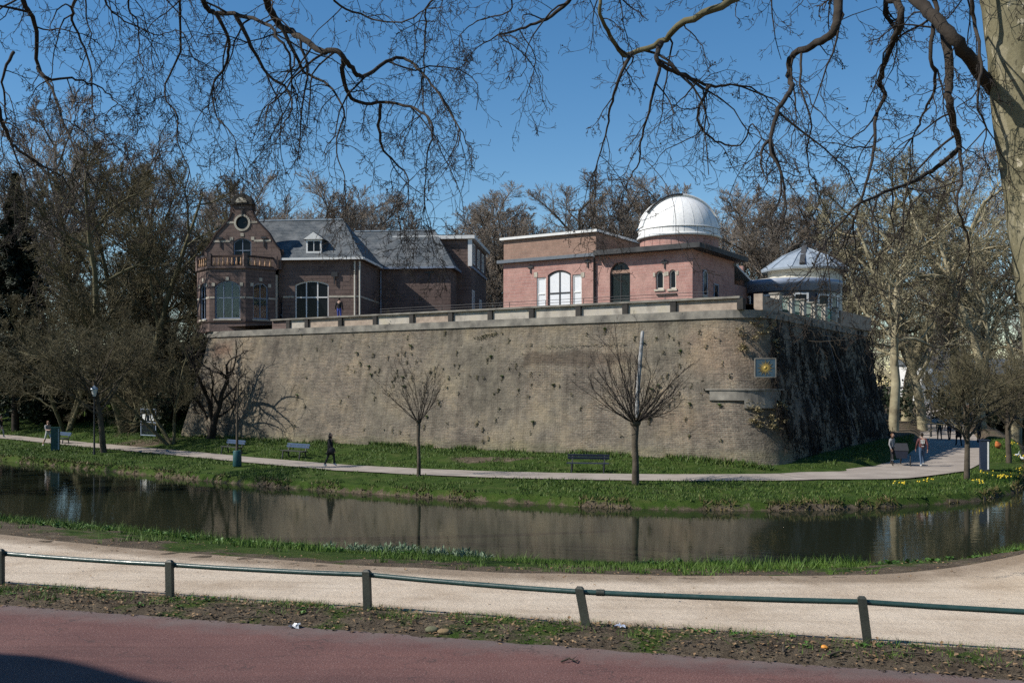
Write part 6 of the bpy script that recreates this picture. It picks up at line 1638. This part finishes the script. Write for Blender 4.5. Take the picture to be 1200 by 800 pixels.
mb = MB(); mb.tube([(-0.32, 0.16, 1.02), (-0.28, 0.02, 1.05), (0, 0.0, 1.0), (0.28, 0.02, 1.05), (0.32, 0.16, 1.02)], 0.016, 6); mb.build('handlebar', M['zinc'], bike)
mb = MB(); mb.ell((0, 0.6, 0.89), (0.10, 0.15, 0.045), 12, 6); mb.build('saddle', M['rubber'], bike)
person(pp_at(1045.5, 54.0), math.radians(40), 'person with brown hair and pale shirt standing beside the cargo tricycle', cGrey, cDark, cShoe, hBrown, 'stand', 1.68)

# ---------------------------------------------------------------- waterfowl and small things on the right
def bird(px, d, s, rz, lab):
    x = (px - 600) / FPX * d; o = tag(empty('white_goose', (x, d, hz(x, d) + 0.02), rz), lab, 'bird', 'white geese by the canal'); o.scale = (s, s, s)
    mb = MB(); mb.tube([(-0.42, 0, 0.36), (-0.3, 0, 0.33), (-0.1, 0, 0.3), (0.12, 0, 0.32), (0.24, 0, 0.42), (0.27, 0, 0.56), (0.27, 0, 0.66), (0.32, 0, 0.72), (0.38, 0, 0.72)], [0.02, 0.09, 0.16, 0.15, 0.08, 0.045, 0.04, 0.05, 0.025], 10); b_ = mb.build('body', M['white'], o)
    mb = MB(); mb.tube([(0.38, 0, 0.72), (0.46, 0, 0.70)], [0.022, 0.008], 6); mb.build('beak', M['gold'], b_)
    for sy in (-0.06, 0.06):
        mb = MB(); mb.tube([(0.0, sy, 0.22), (-0.02, sy, 0.1), (0.0, sy, 0.0), (0.07, sy, -0.005)], [0.025, 0.014, 0.012, 0.016], 6); mb.build('leg', M['gold'], o)
for px, d, s, rz in ((1192, 57.5, 0.5, 0.3), (1199, 56.0, 0.5, 2.8)): bird(px, d, s, rz, 'white goose standing on the daffodil lawn at the canal edge')
x, y = (1170 - 600) / FPX * 61, 61.0
bg_ = tag(empty('orange_bag', (x, y, hz(x, y))), 'crumpled bright orange bag on the grass beside a tree foot', 'bag')
mb = MB(); mb.ell((0, 0, 0.2), (0.2, 0.16, 0.21), 16, 12)
for i, v in enumerate(mb.v):
    k = 1 + 0.28 * mnoise.noise(Vector(v) * 6); mb.v[i] = (v[0] * k + 0.25 * v[2] * -0.6, v[1] * k, max(0.0, v[2] * k))
mb.build('sack', cloth('orange_cloth', (0.45, 0.14, 0.04)), bg_)
mb = MB(); mb.tube([(-0.10, 0, 0.33), (-0.14, 0, 0.44), (-0.06, 0.02, 0.46), (-0.03, 0.02, 0.36)], 0.015, 6); mb.build('handle', cloth('orange_handle', (0.5, 0.12, 0.03)), bg_)

# ---------------------------------------------------------------- ground cover
rs3 = np.random.RandomState(12)
def blades(name, X, Y, h0, h1, w, mat, lean=0.5, z=None):
    n = len(X); Z = height(X, Y) - 0.01 if z is None else z
    th = rs3.uniform(0, 6.28, n); hh = rs3.uniform(h0, h1, n); ph = rs3.uniform(0, 6.28, n); ln = np.abs(rs3.normal(0, lean, n)) * hh
    sx, sy = np.cos(th) * w / 2, np.sin(th) * w / 2
    b0 = np.stack([X - sx, Y - sy, Z], 1); b1 = np.stack([X + sx, Y + sy, Z], 1)
    tp = np.stack([X + np.cos(ph) * ln, Y + np.sin(ph) * ln, Z + hh], 1)
    return np.stack([b0, b1, tp], 1).reshape(-1, 3)
def cover(name, parts, mat):
    v = np.concatenate(parts); return tag(link(name, np_mesh(name, v, np.arange(len(v)).reshape(-1, 3), False, mat)), kind='stuff')
def gmat(name, c1, c2, c3):
    m, nt, b = newmat(name); p = pos(nt)
    c = ramp(nt, nz(nt, p, 2.2, 4, 0.6), [(0.3, c1), (0.52, c2), (0.75, c3)])
    c = mixc(nt, 0.6, c, ramp(nt, nz(nt, p, 60, 2), [(0.3, (0.5,) * 3), (0.7, (1.2,) * 3)]), 'MULTIPLY')
    nt.links.new(c, b.inputs['Base Color']); b.inputs['Roughness'].default_value = 0.6; b.inputs['Specular IOR Level'].default_value = 0.25
    return m
gm = gmat('grass_blades', (0.040, 0.088, 0.011), (0.080, 0.145, 0.020), (0.14, 0.175, 0.05))
gm2 = gmat('bank_grass', (0.026, 0.055, 0.008), (0.060, 0.105, 0.016), (0.14, 0.145, 0.045))
# near bank: clumped grass, thicker towards the water
n = 130000; X = rs3.uniform(-19, 15, n); pz, nbz = PATH(X), NB(X)
t = rs3.uniform(0.06, 0.98, n); Y = pz + (nbz - pz) * t
den = fbm(X, Y, 0.8, 3) * 0.6 + fbm(X, Y, 2.6, 2) * 0.4
keep = (den + 0.75 * t - 0.22 * sstep(-4, -13, X) - 0.45 * sstep(5.0, 10, X) * (t < 0.85)) > 0.74
X, Y, t = X[keep], Y[keep], t[keep]
hsc = 0.7 + 0.9 * fbm(X, Y, 1.2, 2)
V1 = blades('g', X, Y, 0.05, 0.13, 0.013, None)
tall = rs3.rand(len(X)) < 0.22 * (fbm(X, Y, 0.5, 2) > 0.5)
V2 = blades('g', X[tall], Y[tall], 0.14, 0.30, 0.018, None, 0.7)
# verge tufts
vx, vy = [], []
for k in range(120):
    cx = rs3.uniform(-14, 8); tt = rs3.uniform(0.25, 1.15); cy = float(ROAD(cx)) + tt * 1.25
    q = rs3.randint(20, 120); sp_ = rs3.uniform(0.05, 0.22)
    vx.append(rs3.normal(cx, sp_ * 1.6, q)); vy.append(rs3.normal(cy, sp_ * 0.7, q))
X3 = np.concatenate(vx); Y3 = np.concatenate(vy); ok = (Y3 > ROAD(X3) + 0.05) & (Y3 < VERG(X3) + 0.25); X3, Y3 = X3[ok], Y3[ok]
V3 = blades('g', X3, Y3, 0.03, 0.11, 0.010, None, 0.8)
cover('near_grass', [V1, V2, V3], gm)
# far bank lawns
n = 130000; X = rs3.uniform(-46, 36, n); fbz = FB(X); Y = fbz + 0.35 + rs3.rand(n) ** 1.0 * 22
pth = np.abs(Y - FPC(X)) > 1.6
keep = pth & (seg_dist(X, Y, BR) > 2.5) & (fbm(X, Y, 0.35, 3) * 0.7 + 0.55 * fbm(X, Y, 1.7, 2) > 0.56)
X, Y = X[keep], Y[keep]
rel = np.stack([X - AX, Y - AY], 1); uu = rel @ np.array([UD.x, UD.y]); vv_ = rel @ np.array([VD.x, VD.y])
out_ = (vv_ < 0.15) | (uu < -12.2) | (uu > 35.4); X, Y = X[out_], Y[out_]
V4 = blades('g', X, Y, 0.06, 0.17, 0.05, None, 0.6)
# ragged rank growth at the foot of the wall
u_ = rs3.uniform(-11, 35, 7000); v_ = -np.abs(rs3.normal(0.15, 0.45, 7000)); Xw = AX + UD.x * u_ + VD.x * v_; Yw = AY + UD.y * u_ + VD.y * v_
kk = fbm(Xw, Yw, 0.5, 3) > 0.47; V5 = blades('g', Xw[kk], Yw[kk], 0.12, 0.38, 0.07, None, 0.6)
cover('bank_grass', [V4, V5], gm2)
# dark weeds and overhanging growth on the far water edge
n = 9000; X = rs3.uniform(-46, 30, n); Y = FB(X) + rs3.normal(0.15, 0.22, n); kk = fbm(X, Y, 0.7, 3) > 0.45
cover('edge_weeds', [blades('g', X[kk], Y[kk], 0.06, 0.22, 0.06, None, 0.9)], gmat('edge_weed_leaf', (0.05, 0.045, 0.015), (0.10, 0.085, 0.03), (0.16, 0.12, 0.05)))

# leafy weeds on the near bank
def leafy(points, nl, size, mat, name, up=0.5, wk=0.34):
    n = len(points) * nl; P = np.repeat(np.array(points), nl, 0)
    a = rs3.uniform(0, 6.28, n); el = np.abs(rs3.normal(up, 0.35, n)); L = size * rs3.uniform(0.5, 1.3, n); w = L * wk
    d = np.stack([np.cos(a) * np.cos(el), np.sin(a) * np.cos(el), np.sin(el)], 1); s = np.stack([-np.sin(a), np.cos(a), np.zeros(n)], 1)
    st = P + np.stack([rs3.normal(0, size * 0.35, n), rs3.normal(0, size * 0.35, n), np.abs(rs3.normal(0, size * 0.25, n))], 1)
    m1_ = st + d * (L * 0.5)[:, None]; tip = st + d * L[:, None] - np.array([0, 0, 1]) * (L * 0.25)[:, None]
    q = np.stack([st, m1_ + s * w[:, None], tip, m1_ - s * w[:, None]], 1).reshape(-1, 3)
    return tag(link(name, np_mesh(name, q, np.arange(n * 4).reshape(n, 4), False, mat)), kind='stuff')
pts = []
for k in range(330):
    x = rs3.uniform(-13, 14.5); tt = rs3.uniform(0.45, 0.97); y = float(PATH(x)) + (float(NB(x)) - float(PATH(x))) * tt
    if fbm(np.array([x]), np.array([y]), 0.45, 2)[0] > 0.42: pts.append((x, y, hz(x, y)))
leafy(pts, 20, 0.12, M['leaf'], 'leafy_weeds', 0.7)
pts = []
for k in range(46):
    x = rs3.normal(-2.2, 1.0); tt = rs3.uniform(0.5, 0.8); y = float(PATH(x)) + (float(NB(x)) - float(PATH(x))) * tt; pts.append((x, y, hz(x, y)))
leafy(pts, 26, 0.22, M['greyleaf'], 'grey_leaf_clumps', 1.0, 0.09)
pts = []
for k in range(90):
    x = rs3.uniform(-9, 7); y = float(ROAD(x)) + rs3.uniform(0.3, 1.3)
    if fbm(np.array([x]), np.array([y]), 0.9, 2)[0] > 0.5: pts.append((x, y, hz(x, y)))
leafy(pts, 12, 0.055, M['leaf'], 'verge_weeds', 0.5)
# dead leaves on verge and bank
pts = []
for k in range(2400):
    x = rs3.uniform(-14, 10); y = float(ROAD(x)) + rs3.uniform(0.0, 1.35); pts.append((x, y, hz(x, y) + 0.01))
for k in range(500):
    x = rs3.uniform(-14, 13); y = float(PATH(x)) + abs(rs3.normal(0, 1.6)); pts.append((x, y, hz(x, y) + 0.01))
for k in range(60):
    x = rs3.uniform(-10, 9); y = float(VERG(x)) + rs3.uniform(0.2, 3.2); pts.append((x, y, 0.0 - 0.15 * 0.5 + 0.03))
leafy(pts, 1, 0.06, M['dryleaf'], 'fallen_leaves', 0.15)
# clods and crumbs of earth along the verge
pts = []
for k in range(2600):
    x = rs3.uniform(-14, 10); y = float(ROAD(x)) + abs(rs3.normal(0.45, 0.4)) - 0.05; pts.append((x, y, hz(x, y)))
leafy(pts, 3, 0.035, mottled('earth_clods', (0.04, 0.03, 0.022), (0.13, 0.10, 0.07), 9, 0.95), 'earth_clods', 0.6, 0.5)

# plants rooted in the brick face
pts = []
def wall_pt(px, py):
    z = 3.0
    for _ in range(6):
        v = batter(z); u = upx(px, v); z = zpx(py, u, v)
    return W(u, batter(z) - 0.06, z)
rw_ = random.Random(4)
for k in range(60): pts.append(tuple(wall_pt(rw_.gauss(470, 60), rw_.gauss(430, 26))))
for k in range(60): pts.append(tuple(wall_pt(rw_.uniform(340, 860), rw_.uniform(385, 520))))
for k in range(26): pts.append(tuple(wall_pt(rw_.gauss(600, 40), rw_.gauss(455, 30))))
for k in range(18): pts.append(tuple(wall_pt(rw_.gauss(800, 22), rw_.gauss(425, 22))))
for k in range(10): pts.append(tuple(wall_pt(560 + k * 2.4, 395 - k * 0.5)))
_row = [tuple(wall_pt(640 + 1.05 * k, 406 - k * 0.03 + rw_.gauss(0, 0.8))) for k in range(90)]
leafy(_row, 7, 0.045, M['wallmoss'], 'wall_ledge_moss', -0.2)
_small = [(p[0] + rw_.gauss(0, .25), p[1] - .02, p[2] + rw_.gauss(0, .3)) for p in pts for _ in range(2)]
leafy([(p[0], p[1], p[2] - 0.1 * k) for p in pts for k in range(rw_.randint(1, 4))], 13, 0.078, M['wallmoss'], 'wall_plants', -0.4)
leafy(_small, 8, 0.05, M['wallmoss'], 'wall_seedlings', -0.3)
leafy([pts[i] for i in range(0, len(pts) - 26, 7)], 40, 0.12, M['leaf'], 'wall_fern_tufts', -0.5, 0.2)
pts = []
for k in range(46):
    z = rw_.choice((rw_.uniform(4.6, 6.6), rw_.uniform(0.6, 2.2))); R_c = ring(batter(z) - 0.05); i = 11 + 149 + rw_.randint(3, 9); q = R_c[i]; pts.append(tuple(W(q.x, q.y, z)))
leafy(pts, 34, 0.26, M['drystalk'], 'dry_corner_growth', -0.4, 0.12)

# daffodil clumps
dk = [(1157, 558), (1168, 561), (1176, 560), (1190, 557), (1198, 552), (1143, 566), (1194, 541), (1186, 533), (1059, 569), (1084, 567)]
for i, (px, py) in enumerate(dk):
    d = 4.45 * FPX / (py - HORIZ); x = (px - 600) / FPX * d; o = empty('daffodil_clump', (x, d, hz(x, d))); tag(o, 'clump of yellow daffodils in bloom on the canal-side grass', 'flowers', 'daffodil clumps on the bank')
    rr_ = random.Random(i); lv, fl = MB(), MB()
    for k in range(34):
        a, q = rr_.uniform(0, 6.28), rr_.uniform(0, 0.42); bx_, by_ = q * math.cos(a) * 1.5, q * math.sin(a); l_ = rr_.uniform(0.18, 0.32); tx, ty = bx_ + rr_.gauss(0, 0.06), by_ + rr_.gauss(0, 0.06)
        lv.add([(bx_ - 0.012, by_, -0.02), (bx_ + 0.012, by_, -0.02), (tx, ty, l_)], [(0, 1, 2)])
        if k % 4 == 0:
            c = Vector((tx, ty, l_ + 0.02)); fl.lathe([(0.0, 0.0), (0.055, 0.015), (0.02, 0.03), (0.03, 0.06)], c, 6)
    lv.build('leaves', M['leaf'], o); fl.build('blooms', M['yellow'], o)

# fallen twigs and litter on the verge
tw_ = [(290, 727, 0.5, 0.15, 'long bent twig lying on the verge near a rail post'), (925, 766, 0.42, 1.0, 'crooked dark twig on the verge beneath the pipe'), (1062, 774, 0.5, -0.2, 'curved pale twig lying on the verge beside the cycle path'), (668, 776, 0.2, 0.1, 'short straight twig lying on the red asphalt edge'), (985, 772, 0.35, 0.4, 'dark twig half buried in the verge earth')]
for i, (px, py, L, rz, lab) in enumerate(tw_):
    d = 3.0 * FPX / (py - HORIZ); x = (px - 600) / FPX * d; zz = max(hz(x, d), 0.0); r2 = random.Random(i)
    mb = MB(); mb.tube([(-L / 2, 0, 0.015), (-L / 4, r2.gauss(0, .03), 0.03), (0, r2.gauss(0, .04), 0.035), (L / 4, r2.gauss(0, .05), 0.03), (L / 2, r2.gauss(0, .06), 0.012)], [0.012, 0.011, 0.010, 0.008, 0.004], 6)
    mb.tube([(0.02, 0, 0.03), (0.08, 0.06, 0.05)], [0.006, 0.003], 5)
    o = mb.build('fallen_twig', M['bark']); o.location = (x, d, zz); o.rotation_euler = (0, 0, rz); tag(o, lab, 'twig')
for px, py, sx, lab, nm, mt in ((345, 735, 0.055, 'crumpled clear plastic wrapper on the verge', 'plastic_wrapper', plain('pale_plastic', (0.5, 0.52, 0.55), 0.25)), (726, 740, 0.05, 'crumpled pale blue paper beside the leaning rail post', 'paper_scrap', plain('pale_blue_paper', (0.45, 0.5, 0.62), 0.6)),
                            (967, 766, 0.04, 'scrap of orange peel on the verge earth', 'orange_peel', plain('orange_peel', (0.75, 0.30, 0.04), 0.5)), (506, 743, 0.085, 'grey-green stone lying in the verge', 'stone', mottled('mossy_stone', (0.08, 0.085, 0.045), (0.17, 0.165, 0.10), 8, 0.9)), (520, 744, 0.08, 'ochre stone lying in the verge', 'stone', mottled('ochre_stone', (0.16, 0.11, 0.06), (0.26, 0.19, 0.10), 8, 0.9))):
    d = 3.0 * FPX / (py - HORIZ); x = (px - 600) / FPX * d; mb = MB(); mb.ell((0, 0, sx * 0.35), (sx, sx * 0.7, sx * 0.5), 12, 9)
    for i, v in enumerate(mb.v):
        k = 1 + (0.55 if nm != 'stone' else 0.15) * mnoise.noise(Vector(v) * (18 if nm != 'stone' else 9) + Vector((px, 0, 0))); mb.v[i] = (v[0] * k, v[1] * k, v[2] * k)
    if nm in ('plastic_wrapper', 'paper_scrap'):
        r4 = random.Random(px); mb = MB(); G = [[((i - 2) * sx * 0.6 + r4.gauss(0, sx * 0.2), (j - 2) * sx * 0.4 + r4.gauss(0, sx * 0.2), abs(r4.gauss(0.02, sx * 0.45)) + 0.004) for i in range(5)] for j in range(5)]
        mb.add([q for row in G for q in row], [(j * 5 + i, j * 5 + i + 1, j * 5 + i + 6, j * 5 + i + 5) for j in range(4) for i in range(4)])
    o = mb.build(nm, mt); o.location = (x, d, hz(x, d)); tag(o, lab, 'stone' if nm == 'stone' else 'litter')
